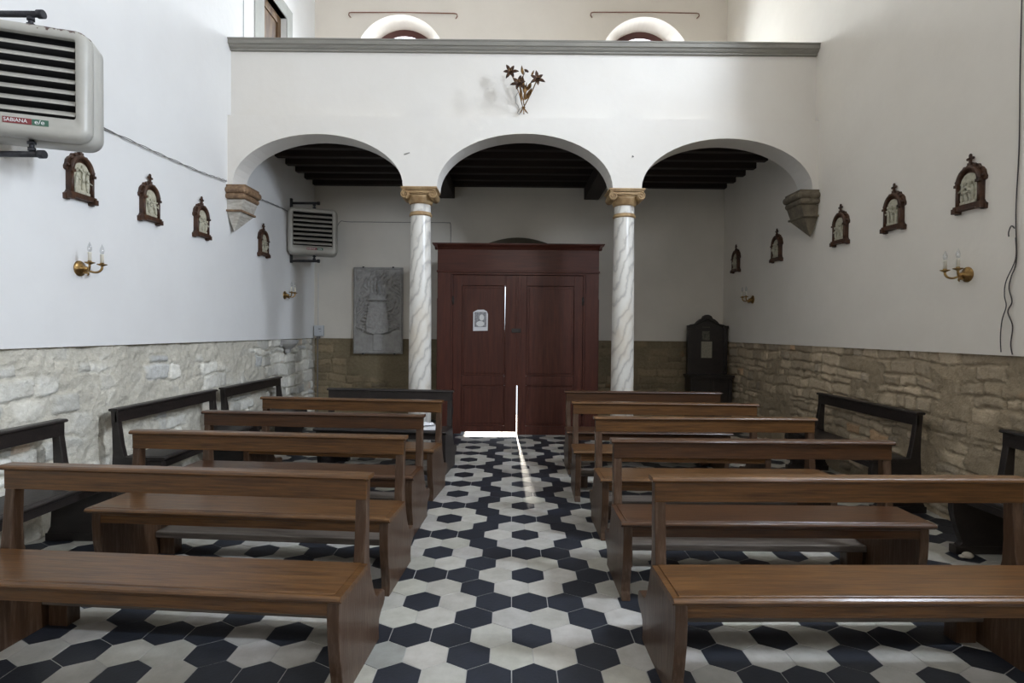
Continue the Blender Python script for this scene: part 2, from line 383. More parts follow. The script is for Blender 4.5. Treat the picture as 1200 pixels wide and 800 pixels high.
for i, wx in enumerate(WX):
    y = YB + .38
    b = MB(); n = 28
    def ring(r, yy): return [(wx - r*math.cos(PI*k/n), yy, ZS + (r+.03)*math.sin(PI*k/n)) for k in range(n+1)]
    O0, I0, O1, I1 = ring(.71, y), ring(.56, y), ring(.71, y+.06), ring(.56, y+.06)
    for k in range(n):
        b.quad([O0[k], O0[k+1], I0[k+1], I0[k]]); b.quad([I0[k], I0[k+1], I1[k+1], I1[k]]); b.quad([O1[k], I1[k], I1[k+1], O1[k+1]]); b.quad([O0[k], O1[k], O1[k+1], O0[k+1]])
    for s in (-1, 1): b.box(wx+s*.635-.075, wx+s*.635+.075, y, y+.06, SILL, ZS)
    b.box(wx-.56, wx+.56, y, y+.06, SILL, SILL+.12)
    b.box(wx+.25, wx+.29, y, y+.05, SILL+.1, ZS+.56); b.box(wx-.29, wx-.25, y, y+.05, SILL+.1, ZS+.56)
    b.box(wx-.56, wx+.56, y, y+.05, ZS-.03, ZS+.03)
    root = obj('window_%d' % (i+1), b, M['frame_red'])
    struct(root, ['dark red arched window frame on the left above the gallery', 'dark red arched window frame on the right above the gallery'][i], 'window')
    g = MB(); I = [(p[0], y+.03, p[2]) for p in ring(.60, y)]
    g.quad([(wx-.6, y+.03, SILL), (wx+.6, y+.03, SILL), (wx+.6, y+.03, ZS), (wx-.6, y+.03, ZS)])
    for k in range(n): g.bm.faces.new([g.bm.verts.new(p) for p in (I[k], I[k+1], (wx, y+.03, ZS))])
    obj('window_pane', g, M['glass'], root)
for i, (yc, ya, yb, zo, hw) in enumerate(((-2.4,-3.45,-1.35,3.05,.27), (2.1,1.05,3.15,3.05,.27), (4.25,3.35,5.03,4.95,.21))):  # the one nearest the altar is added to light the left wall
    b = MB(); x = XR + .5; za, zb, zc, zd = zo-.02, zo+.10, zo+1.60+(.2 if hw > .25 else 0), zo+1.72+(.2 if hw > .25 else 0)
    for (p, q, r, t_) in ((ya-.02, yc-hw, za, zd), (yc+hw, yb+.02, za, zd), (yc-hw, yc+hw, za, zb), (yc-hw, yc+hw, zc, zd)): b.box(x, XR+T, p, q, r, t_)
    obj('window_splay', b, M['plaster'], wr)
    b = MB(); b.box(x+.04, x+.07, yc-hw, yc-hw+.03, zb, zc); b.box(x+.04, x+.07, yc+hw-.03, yc+hw, zb, zc); b.box(x+.04, x+.07, yc-hw+.03, yc+hw-.03, zb, zb+.03); b.box(x+.04, x+.07, yc-hw+.03, yc+hw-.03, zc-.03, zc)
    root = struct(obj('window_%d' % (i+3), b, M['frame_red']), 'narrow high unseen window in the right wall', 'window')
    g = MB(); g.box(x+.01, x+.014, yc-hw+.03, yc+hw-.03, zb, zc); obj('window_pane', g, M['glass'], root)

# altar end, ceiling
b = MB(); b.box(XL-T, XR+T, YF-T, YF, 0, ZC)
struct(obj('wall_front', b, M['plaster_warm']), 'plaster wall at the altar end')
b = MB(); b.box(XL-T, XR+T, YF-T, Y1, ZC, ZC+.2)
struct(obj('ceiling', b, M['plaster_warm']), 'plaster nave ceiling', 'ceiling')

# the arcade and the gallery front
b = MB(); y0, y1 = 6.60, 6.93; ZL = 4.0
AR = [(XL, -1.083, -2.279, .996, .60), (-1.083, 1.339, .143, 1.027, .625), (1.339, XR, 2.510, 1.001, .59)]
for (x0, x1, cx, hw, rise) in AR: arch_bay(b, x0, x1, ZL, cx, hw, 3.19, rise, y0, y1)
b.quad([(XL, y0, ZL), (XR, y0, ZL), (XR, y1, ZL), (XL, y1, ZL)])
b.box(XL, XR, 6.69, 6.87, ZL, 4.79)
b.box(XL, XR, 6.87, YB, 4.06, 4.15)
struct(obj('wall_gallery', b, M['plaster_warm']), 'white gallery parapet over three arches')
# cornice profile (y, z)
b = MB()
prof = [(6.695,4.775),(6.655,4.775),(6.655,4.795),(6.640,4.800),(6.625,4.815),(6.620,4.828),(6.600,4.832),(6.600,4.875),(6.590,4.880),(6.590,4.895),(6.91,4.895),(6.91,4.83),(6.87,4.82),(6.87,4.775)]
b.prism(prof, XL+.002, XR-.002)
struct(obj('trim_1', b, M['cornice'], bevel=.003), 'grey moulded stone cornice capping the gallery parapet', 'cornice')

# dark timber ceiling below the gallery
b = MB(); b.box(XL, XR, y1, YB, 4.03, 4.06)
cg = struct(obj('ceiling_gallery', b, M['beam']), 'dark boarded ceiling on beams below the gallery', 'ceiling')
for k in range(7):
    y = 7.20 + .375*k
    b = MB(); b.box(XL, XR, y-.055, y+.055, 3.925, 4.035); obj('joist', b, M['beam'], cg, bevel=.008)
for x in (-1.095, 1.325):
    b = MB(); b.box(x-.125, x+.125, y1-.02, YB, 3.73, 3.93); obj('girder', b, M['beam'], cg, bevel=.012)

# ------------------------------------------------------------------ floor of hexagonal cement tiles
def make_floor():
    Wt = .2; R = .173205; x0, y0f = .114, 2.7686; h = Wt/math.sqrt(3)
    verts = []; faces = []; cols = []
    rng = random.Random(7); g = .0019
    for row in range(-46, 43):
        yc = y0f + row*R
        if yc < YF-.15: continue
        half = row % 2 != 0
        for i in range(-20, 21):
            off = i + (.5 if half else 0); xc = x0 + off*Wt
            if xc < XL-.2 or xc > XR+.2: continue
            if yc > YB+.7: continue
            if not half:
                o6 = (i - (3 if row % 4 == 2 else 0)) % 6; black = o6 in (0, 2, 3, 4)
            else: black = abs((off % 3) - 1.5) < .01
            v = rng.uniform(.86, 1.1)
            if black: c = (.024*v, .028*v, .039*v)
            else: c = (.50*v, .485*v*rng.uniform(.985,1.01), .445*v*rng.uniform(.95,1.02))
            if row == -1 and abs(off+3.5) < .1: c = (.34,.345,.32)
            z = rng.uniform(-.0004, .0004); base = len(verts)
            hh = h - g*1.15
            for (rr, zz) in ((hh, -.0035), (hh-.0012, z)):
                for k in range(6):
                    a = PI/6 + k*PI/3; verts.append((xc + rr*math.cos(a), yc + rr*math.sin(a), zz)); cols.append((*c, 1))
            faces.append([base+6+k for k in range(6)])
            for k in range(6): faces.append([base+k, base+(k+1)%6, base+6+(k+1)%6, base+6+k])
    ng = len(faces); base = len(verts)
    for p in ((XL-.2,YF-.2),(XR+.2,YF-.2),(XR+.2,YB+.8),(XL-.2,YB+.8)): verts.append((p[0],p[1],-.002)); cols.append((.4,.4,.4,1))
    faces.append([base,base+1,base+2,base+3])
    me = bpy.data.meshes.new('floor'); me.from_pydata(verts, [], faces)
    a = me.color_attributes.new('tone', 'FLOAT_COLOR', 'POINT'); a.data.foreach_set('color', np.array(cols, 'f').ravel())
    me.materials.append(M['tile']); me.materials.append(M['grout']); me.polygons[ng].material_index = 1
    o = bpy.data.objects.new('floor', me); COL.objects.link(o)
    struct(o, 'black and off-white hexagonal cement tiles in a flower pattern', 'floor')
make_floor()

# ------------------------------------------------------------------ columns
def volute(b, x, y, z, s, r=.033):
    """spiral roll seen from the front, axis along y"""
    b.lathe([(r*.96, y-.012), (r, y), (r, y+.26), (r*.96, y+.272)], 20, c=(x, 0, z), axis='y')
    pts = [];
    for k in range(30):
        q = k/29*PI*3.6; rr = r*(1 - k/29*.82)
        pts.append((x + s*rr*math.sin(q), y-.018, z + rr*math.cos(q)))
    b.tube(pts, .0068, 6)
def make_column(x, label):
    t = thing('marble_column', label, 'column', (x, 6.765, 0), 0, 'columns carrying the gallery')
    b = MB(); b.lathe([(.15,.0),(.15,.05),(.165,.055),(.17,.075),(.165,.10),(.145,.11),(.14,.125),(.15,.135),(.152,.15),(.14,.16)], 32); b.box(-.165,.165,-.165,.165,0,.045)
    obj('base', b, M['marble'], t, label='moulded marble base')
    b = MB(); b.lathe([(.137,.155),(.1355,.6),(.134,1.2),(.130,1.9),(.122,2.5),(.118,2.87),(.117,3.03)], 40); obj('shaft', b, M['marble'], t)
    b = MB(); b.lathe([(.117,2.868),(.132,2.872),(.138,2.885),(.132,2.898),(.124,2.900),(.128,2.908),(.124,2.916),(.117,2.918)], 32, cap=False); obj('neck_ring', b, M['ochre'], t, label='gilded neck ring')
    b = MB()
    b.lathe([(.118,3.005),(.135,3.015),(.142,3.035),(.15,3.06),(.16,3.085),(.16,3.10)], 32)
    b.box(-.200,.200,-.165,.165,3.155,3.175); b.box(-.212,.212,-.178,.178,3.172,3.192); b.box(-.150,.150,-.13,.13,3.10,3.157)
    for s in (-1, 1): volute(b, s*.163, -.155, 3.103, s, .050)
    b.box(-.14,.14,-.155,-.13,3.128,3.150)
    b.tube([(-.12,-.15,3.128),(-.06,-.15,3.118),(0,-.15,3.114),(.06,-.15,3.118),(.12,-.15,3.128)], .008, 6)
    obj('capital', b, M['ochre'], t, bevel=.003, label='ochre capital with scroll volutes')
make_column(-1.097, 'white veined marble column left of the entrance door, with gilded capital')
make_column(1.340, 'white veined marble column right of the entrance door, with gilded capital')

# corbels at both ends of the arcade: the wall side is local x=0, the arch side x=+s
def make_corbel(x, s, label, upmat, lowmat):
    t = thing('scrolled_corbel', label, 'corbel', (x, 6.60, 0), 0, 'corbels at the ends of the arcade')
    b = MB(); w_ = .245
    X = lambda a: s*a
    def bx(a0, a1, y0, y1, z0, z1): b.box(min(X(a0),X(a1)), max(X(a0),X(a1)), y0, y1, z0, z1)
    bx(0, w_-.02, -.035, .33, 3.165, 3.19); bx(0, w_-.03, -.02, .33, 3.03, 3.165)
    for (z, rr, e) in ((3.125, .042, w_+.0), (3.055, .034, w_-.02)):
        b.lathe([(rr*.7, .0), (rr, .01), (rr, e*.45), (rr*.86, e*.5), (rr, e*.55), (rr*1.08, e*.9), (rr*.7, e)], 16, c=(0, -.028, z), axis='x', M=Matrix.Diagonal((s,1,1,1)))
        b.lathe([(rr*.7, -.03), (rr*1.05, -.02), (rr*1.05, .33), (rr*.7, .335)], 16, c=(s*(e-.035), 0, z), axis='y')
    bx(0, .185, -.035, .33, 2.875, 2.898)
    obj('scrolls', b, upmat, t, bevel=.003)
    b = MB()
    def hex_(a1, ya, yb, z): return [(0,ya,z),(X(a1),ya,z),(X(a1),yb,z),(0,yb,z)]
    b.loft([hex_(.205,-.015,.32,3.02), hex_(.165,-.01,.31,2.90), hex_(.17,-.02,.32,2.885), hex_(.16,-.005,.31,2.87)], True, False, False)
    c = [(X(.11) , .05, 2.62)]
    L0 = hex_(.16,-.005,.31,2.87)
    tip = (X(.055), .05, 2.65)
    v = [b.bm.verts.new(p) for p in L0]; tv = b.bm.verts.new(tip)
    for k in range(4): b.bm.faces.new([v[k], v[(k+1)%4], tv])
    obj('tapered_foot', b, lowmat, t, label='tapered lower stone ending in a point')
make_corbel(XL, 1, 'brown scrolled corbel with pale pointed foot on the left wall under the arch', M['corbel'], M['corbel_low'])
make_corbel(XR, -1, 'dull brown scrolled corbel with brown pointed foot on the right wall under the arch', M['corbel_dull'], M['corbel_dull'])

# ------------------------------------------------------------------ entrance vestibule with double door
def vestibule():
    t = thing('wooden_vestibule', 'large dark reddish-brown wooden double door vestibule at the end of the aisle', 'door', (0.093, 8.15, 0))
    H = 1.168                          # half width
    for s in (-1, 1):
        b = MB(); b.box(min(s*.975, s*H), max(s*.975, s*H), .0, .07, 0, 2.36)
        b.box(min(s*(H-.012), s*(H+.008)), max(s*(H-.012), s*(H+.008)), .01, .09, 0, 1.98)
        obj('door_post', b, M['door'], t, bevel=.004)
    b = MB(); b.box(-H, H, 0, .07, 2.375, 2.70); obj('frieze', b, M['door_h'], t, bevel=.003)
    b = MB(); b.box(-H-.012, H+.012, -.02, .06, 2.355, 2.385); obj('moulding', b, M['door_h'], t, bevel=.006)
    b = MB()
    b.prism([(.07,2.685),(-.005,2.685),(-.02,2.70),(-.03,2.715),(-.06,2.735),(-.075,2.75),(-.075,2.768),(.07,2.768)], -H-.04, H+.04)
    for s in (-1, 1):
        b.prism([(s*H,2.69),(s*(H+.02),2.705),(s*(H+.06),2.74),(s*(H+.07),2.768),(s*H,2.768)], -.07, .08, 'xz')
    b.box(-H-.07, H+.07, -.08, .10, 2.755, 2.77)
    obj('cornice', b, M['door_h'], t, bevel=.003)
    for s in (-1, 1):
        b = MB(); b.box(min(s*(H-.04), s*H), max(s*(H-.04), s*H), .07, YB-8.15, 0, 2.72); obj('side_panel', b, M['door'], t)
    b = MB(); pts = [(-.98+1.96*k/20, 2.73 + .225*math.sin(PI*k/20)) for k in range(21)]
    b.prism([(p[0]*.80, p[1]) for p in pts] + [(.80,2.70),(-.80,2.70)], .55, YB-8.15, 'xz'); b.box(-H, H, .07, YB-8.15, 2.70, 2.73)
    obj('vaulted_roof', b, M['dust'], t, label='dusty curved roof')
    b = MB(); b.box(-.975, .975, .0, .06, 2.325, 2.36); b.box(-.975, .975, .056, .075, 2.28, 2.36); b.box(-.975, -.92, .056, .075, 0, 2.3); b.box(.92, .975, .056, .075, 0, 2.3)
    for s in (-1, 1): b.box(min(s*.945, s*.975), max(s*.945, s*.975), .01, .06, 0, 2.33)
    obj('door_frame', b, M['door'], t, bevel=.004)
    # leaves: the right stile of the left leaf has a long open crack beside it
    def leaf(x0, x1, crack, lab):
        r = MB(); yA, yB = .02, .055; st = .125
        p0, p1 = x0 + st, x1 - st
        if crack: p1 = -.190
        r.box(x0, p0, yA, yB, .012 if crack else .002, 2.32)
        if crack:
            r.prism([(-.192,1.32),(-.170,1.32),(-.170,2.16),(-.1815,2.16)], yA, yB, 'xz')
            r.box(-.172, x1, yA, yB, .042, 2.32); r.box(p1, -.172, yA, yB, .042, 1.34); r.box(p1, -.172, yA, yB, 2.155, 2.32)
        else: r.box(p1, x1, yA, yB, .002, 2.32)
        zl = .042 if crack else .002
        for (za, zb) in ((zl, .13), (.72, .86), (2.17, 2.32)): r.box(p0, p1, yA, yB, za, zb)
        lf = obj('door_leaf', r, M['door'], t, bevel=.004, label=lab)
        for (za, zb) in ((.13, .72), (.86, 2.17)):
            q = MB(); e = .0 
            q.box(p0, p1 + e, yA+.018, yA+.03, za, zb)
            q2 = .035
            q.box(p0+q2, p1-q2, yA+.008, yA+.02, za+q2, zb-q2)
            obj('panel', q, M['door'], lf, bevel=.007)
        return lf
    l1 = leaf(-.942, -.012, True, 'left leaf with a long bright crack')
    l2 = leaf(.001, .942, False, 'right leaf')
    b = MB(); b.box(.000, .055, .008, .022, .0125, 2.32); b.box(-.03, -.0, .012, .03, .72, 2.32); obj('meeting_strip', b, M['door'], l2, bevel=.004)
    b = MB(); b.box(-.09, .045, -.002, .02, 1.49, 1.55); b.box(.0, .03, -.006, .02, 1.5, 1.54); obj('lock', b, M['dark'], l2, bevel=.003)
    for s, lf in ((-1, l1), (1, l2)):
        for z in (.35, 1.95):
            b = MB(); b.tube([(s*.946, .008, z-.06), (s*.946, .008, z+.06)], .011, 8); b.box(s*.946-.018, s*.946+.018, .012, .02, z-.05, z+.05); obj('hinge', b, M['dark'], lf)
    return t
vestibule()
# poster on the left leaf
t = thing('poster', 'small white poster with a grey picture pinned to the left door leaf', 'poster', (-.452, 8.160, 1.665))
b = MB(); pl = [(-.105,-.155),(.108,-.150),(.110,.09),(.095,.13),(.05,.155),(-.04,.152),(-.075,.135),(-.102,.12)]
b.prism(pl, .0, .003, 'xz'); obj('sheet', b, M['paper'], t)
b = MB(); b.box(-.085,.088,-.001,.0,-.098,.12); obj('picture', b, M['ink'], t, label='grey printed picture')
b = MB(); b.ell((.02,-.0015,.04), (.035,.001,.045)); b.ell((.0,-.0015,-.05), (.06,.001,.04)); b.box(-.03,.03,-.0016,-.0005,-.14,-.125); obj('picture_figure', b, M['white_print'], t)

# ------------------------------------------------------------------ pews
def profile_end(lean=.0):
    front = [(.04,0),(.055,.05),(.05,.10),(.03,.18),(.015,.27),(.01,.36),(.012,.43)]
    seat = [(.305,.435),(.308,.47),(.318,.55),(.330,.68),(.345,.838)]
    back = [(.392,.838),(.385,.70),(.380,.56),(.385,.46),(.405,.38),(.44,.30),(.475,.245),(.50,.225),(.60,.215),(.622,.20),(.622,.155),(.60,.135),(.56,.12),(.535,.10),(.525,.06),(.535,0)]
    return front + seat + back
def profile_wall():
    front = [(.05,0),(.05,.06),(.07,.08),(.05,.14),(.02,.22),(.0,.30),(.0,.36),(.015,.43)]
    seat = [(.30,.435),(.325,.47),(.345,.56),(.365,.70),(.385,.838)]
    back = [(.43,.838),(.42,.70),(.415,.50),(.42,.40),(.44,.10),(.46,.06),(.46,0)]
    return front + seat + back
def make_pew(L, mats, kneeler=True, wall=False):
    wood, end, knee = mats; h = L/2
    parts = []
    t = bpy.data.objects.new('pew', None); COL.objects.link(t); t.empty_display_size = .1
    pr = profile_wall() if wall else profile_end()
    top = pr[12 if not wall else 12]
    yr = .335 if not wall else .375
    for s in (-1, 1):
        b = MB(); b.prism(pr, min(s*h, s*(h-.05)), max(s*h, s*(h-.05))); 
        if wall: b.box(min(s*(h+.008), s*(h-.058)), max(s*(h+.008), s*(h-.058)), .02, .47, 0, .055)
        obj('end_panel', b, end, t, bevel=.004)
    sd = .305 if not wall else .31
    b = MB()
    b.prism([(-.022,.446),(-.026,.452),(-.022,.460),(-.012,.466),(sd,.466),(sd,.436),(-.008,.436),(-.010,.442)], -h-.018, h+.018)
    b.prism([(.0,.466),(.004,.4695),(sd-.002,.4695),(sd-.002,.466)], -h+.01, h-.01)
    seat = obj('seat', b, wood, t, bevel=.002)
    b = MB(); b.box(-h+.045, h-.045, .018, .040, .372, .437); b.prism([(.010,.425),(.018,.418),(.03,.418),(.03,.437),(.006,.437)], -h+.045, h-.045); obj('apron', b, wood, t, bevel=.002)
    b = MB(); b.box(-h+.045, h-.045, sd-.03, sd-.008, .375, .437); obj('rear_apron', b, wood, t)
    b = MB(); b.box(-h+.0, h-.0, yr-.004, yr+.022, .742, .836); rail = obj('back_rail', b, wood, t, bevel=.003)
    b = MB(); b.prism([(yr-.014,.834),(yr-.020,.842),(yr-.016,.852),(yr-.006,.857),(yr+.054,.857),(yr+.062,.850),(yr+.062,.842),(yr+.055,.834)], -h-.015, h+.015); obj('rail_cap', b, wood, t, bevel=.002)
    if kneeler:
        b = MB(); b.box(-h+.05, h-.05, .470, .645, .118, .160); kn = obj('kneeler', b, knee, t, bevel=.006, label='worn kneeling board')
        for s in (-1, 1):
            b = MB(); b.box(min(s*(h-.06), s*(h-.16)), max(s*(h-.06), s*(h-.16)), .50, .58, 0, .119); obj('kneeler_foot', b, end, kn, bevel=.003)
    return t
A = (M['wood'], M['wood_end'], M['wood_grey']); B = (M['wood_b'], M['wood_end'], M['wood_grey']); D = (M['dark'], M['dark'], M['dark'])
def put_pew(root, a, c, label, group, rail=.325):
    """a, c: floor positions under the two ends of the rail's camera-side top edge (left, right)"""
    a = Vector(a); c = Vector(c); mid = (a+c)/2; ang = math.atan2(c.y-a.y, c.x-a.x)
    nrm = Vector((-math.sin(ang), math.cos(ang)))
    p = mid - nrm*rail
    root.location = (p.x, p.y, 0); root.rotation_euler = (0, 0, ang)
    root['label'] = label; root['category'] = 'pew'; root['group'] = group
def pew_copy(src):
    return dup(src, (0,0,0), 0, '')
GL = 'pews left of the aisle'; GR = 'pews right of the aisle'; GW = 'benches along the side walls'
pl = make_pew(1.76, A); pl2 = pew_copy(pl); pl4 = pew_copy(pl)
pb = make_pew(1.76, B); pl5 = make_pew(1.40, D)
put_pew(pl, (-2.41, 2.655), (-.645, 2.520), 'brown varnished pew nearest the camera left of the aisle, cut by the photo edge', GL)
put_pew(pl2, (-2.425, 3.575), (-.650, 3.445), 'light brown varnished pew, second from the camera left of the aisle', GL)
put_pew(pb, (-2.455, 4.460), (-.672, 4.340), 'dark brown pew, third from the camera left of the aisle', GL)
put_pew(pl4, (-2.41, 5.42), (-.645, 5.235), 'light brown pew left of the aisle, just in front of the black-brown pew', GL)
put_pew(pl5, (-2.045, 6.27), (-.640, 6.130), 'short black-brown pew with papers on its seat, farthest on the left', GL)
pr1 = make_pew(1.70, A); pr2 = pew_copy(pr1); pr3 = make_pew(1.70, B); pr4 = pew_copy(pr1); pr5 = pew_copy(pr3)
put_pew(pr1, (.650, 2.528), (2.365, 2.555), 'brown varnished pew nearest the camera right of the aisle, with bright front edge', GR)
put_pew(pr3, (.625, 3.415), (2.340, 3.415), 'dark brown pew, second from the camera right of the aisle', GR)
put_pew(pr2, (.672, 4.323), (2.345, 4.335), 'brown pew, third from the camera right of the aisle', GR)
put_pew(pr4, (.600, 5.245), (2.270, 5.190), 'brown pew, second from the door right of the aisle', GR)
put_pew(pr5, (.607, 6.200), (2.320, 6.180), 'brown pew farthest from the camera right of the aisle, before the marble column', GR)

# benches set against the side walls, facing the middle
wl2 = make_pew(1.52, D, kneeler=False, wall=True)
def put_wall(root, side, y0, y1, label, x=None):
    mid = (y0+y1)/2
    if side < 0: root.location = (XL+.515, mid, 0); root.rotation_euler = (0, 0, PI/2)
    else: root.location = (XR-.515, mid, 0); root.rotation_euler = (0, 0, -PI/2)
    root['label'] = label; root['category'] = 'bench'; root['group'] = GW
wl1 = pew_copy(wl2); wl3 = pew_copy(wl2); wr1 = pew_copy(wl2); wr2 = pew_copy(wl2)
put_wall(wl1, -1, 2.49, 4.01, 'dark bench against the left wall, nearest the camera, cut by the photo edge')
put_wall(wl2, -1, 4.55, 6.07, 'dark bench against the left wall, middle one of the three there')
put_wall(wl3, -1, 6.26, 7.78, 'dark bench against the left wall, farthest one, below the small stone stoup')
put_wall(wr1, 1, 4.68, 6.30, 'dark bench against the right wall seen whole beyond the pews')
put_wall(wr2, 1, 2.38, 3.90, 'dark bench against the right wall cut by the right photo edge')
b = MB(); b.ell((0,0,.022), (.035,.028,.022)); b.ell((.03,.012,.014), (.022,.018,.014)); b.ell((-.028,.012,.010), (.02,.02,.010))
o = obj('crumpled_scrap', b, M['pebble']); o.location = (3.10, 3.775, 0); tag(o, 'small pale crumpled scrap on the tiles by the right wall bench foot', 'litter')

# papers lying on the farthest left pew
def paper(name, x, y, z, w_, d_, h, rz, mt, label):
    b = MB(); b.box(-w_/2, w_/2, -d_/2, d_/2, 0, h); o = obj(name, b, mt, bevel=.001); o.location = (x, y, z); o.rotation_euler = (0,0,rz); return tag(o, label, 'paper', 'papers on the farthest left pew')
paper('booklet', -.86, 5.96, .4705, .15, .21, .022, .15, M['paper'], 'thick white booklet on the black-brown pew seat near its aisle end')
def crumple(x, y, z, label):
    b = MB(); b.bm.free(); b.bm = bmesh.new(); n = 9; rng = random.Random(3)
    V = [[b.bm.verts.new(((i/n-.5)*.20, (j/n-.5)*.14, .006 + .03*rng.random()*(1 if 0<i<n and 0<j<n else .4))) for j in range(n+1)] for i in range(n+1)]
    for i in range(n):
        for j in range(n): b.bm.faces.new([V[i][j], V[i+1][j], V[i+1][j+1], V[i][j+1]])
    o = obj('crumpled_sheet', b, M['paper']); s = o.modifiers.new('thick', 'SOLIDIFY'); s.thickness = .0012
    o.location = (x, y, z); o.rotation_euler = (0,0,.5); tag(o, label, 'paper', 'papers on the farthest left pew')
crumple(-.92, 5.99, .494, 'crumpled bluish-white sheet lying on top of the booklet')
paper('leaflet', -1.47, 6.02, .4705, .10, .15, .008, -.1, M['paper'], 'small pale leaflet on the middle of the black-brown pew seat')

# ------------------------------------------------------------------ old prie-dieu cabinet in the back right corner
def cabinet():
    t = thing('old_cabinet', 'tall black-brown kneeler cabinet with curved crest in the back right corner', 'cabinet', (3.215, 9.42, 0), math.radians(0))
    b = MB(); h = .325
    crest = [(-h,0),(-h,1.62),(-h+.05,1.645),(-.20,1.66),(-.165,1.70),(-.12,1.735),(-.09,1.745),(-.07,1.785),(-.03,1.805),(0,1.81),(.03,1.805),(.07,1.785),(.09,1.745),(.12,1.735),(.165,1.70),(.20,1.66),(h-.05,1.645),(h,1.62),(h,0)]
    b.prism(crest, -.20, -.14, 'xz')
    obj('back_panel', b, M['dark'], t, bevel=.005)
    for s in (-1, 1):
        b = MB(); b.box(min(s*h, s*(h-.05)), max(s*h, s*(h-.05)), -.23, -.19, .84, 1.62); b.box(min(s*(h+.012), s*(h-.062)), max(s*(h+.012), s*(h-.062)), -.24, -.18, 1.585, 1.63)
        obj('upright', b, M['dark'], t, bevel=.004)
    b = MB(); b.box(-h+.05, h-.05, -.215, -.195, 1.54, 1.60); b.tube([(-.24,-.21,1.63),(-.15,-.21,1.66),(-.08,-.21,1.70),(0,-.21,1.73),(.08,-.21,1.70),(.15,-.21,1.66),(.24,-.21,1.63)], .012, 8); obj('crest_moulding', b, M['dark'], t)
    b = MB(); b.box(-.37, .345, -.50, -.13, .80, .835); b.box(-.355, .33, -.485, -.14, .775, .80); obj('shelf', b, M['dark'], t, bevel=.006)
    b = MB(); b.box(-.34, .315, -.44, -.14, .06, .775); b.box(-.36, .335, -.47, -.14, 0, .07); obj('body', b, M['dark'], t, bevel=.005)
    for x in (-.33, -.015, .275):
        b = MB(); b.box(x, x+.045, -.46, -.44, .08, .77); obj('pilaster', b, M['dark'], t, bevel=.004)
    for x0, x1 in ((-.275,-.025),(.04,.265)):
        b = MB(); b.box(x0, x1, -.448, -.438, .14, .71); obj('door', b, M['dark'], t, bevel=.006)
cabinet()
b = MB(); b.box(-.062,.062,0,.003,-.11,.11)
o = obj('small_picture', b, M['photo_old']); o.location = (3.19, 9.214, 1.50); tag(o, 'small dark picture pinned on the corner cabinet, upper of the two', 'picture')
b = MB(); b.box(-.088,.088,0,.003,-.135,.135)
o = obj('notice_sheet', b, M['paper_old']); o.location = (3.205, 9.215, 1.235); tag(o, 'yellowed paper notice on the corner cabinet below the small picture', 'notice')

# ------------------------------------------------------------------ unit heaters
def rrect(w_, h_, r, y, n=6):
    pts = []
    for (cx, cz, a0) in ((w_/2-r, h_/2-r, 0), (-w_/2+r, h_/2-r, PI/2), (-w_/2+r, -h_/2+r, PI), (w_/2-r, -h_/2+r, 1.5*PI)):
        for k in range(n+1):
            a = a0 + PI/2*k/n; pts.append((cx + r*math.cos(a), y, cz + r*math.sin(a)))
    return pts
def text_mesh(txt, size, mt, parent, loc, name, ext=.0005, rot=(PI/2,0,0), bold=.0, xs=1):
    c = bpy.data.curves.new(name, 'FONT'); c.body = txt; c.size = size; c.extrude = ext; c.offset = bold; c.align_x = 'LEFT'; c.align_y = 'CENTER'
    o = bpy.data.objects.new(name, c); COL.objects.link(o)
    dg = bpy.context.evaluated_depsgraph_get(); me = bpy.data.meshes.new_from_object(o.evaluated_get(dg)); bpy.data.objects.remove(o)
    o = bpy.data.objects.new(name, me); COL.objects.link(o); me.materials.append(mt); o.parent = parent; o.location = loc; o.rotation_euler = rot; o.scale = (xs,1,1)
    return o
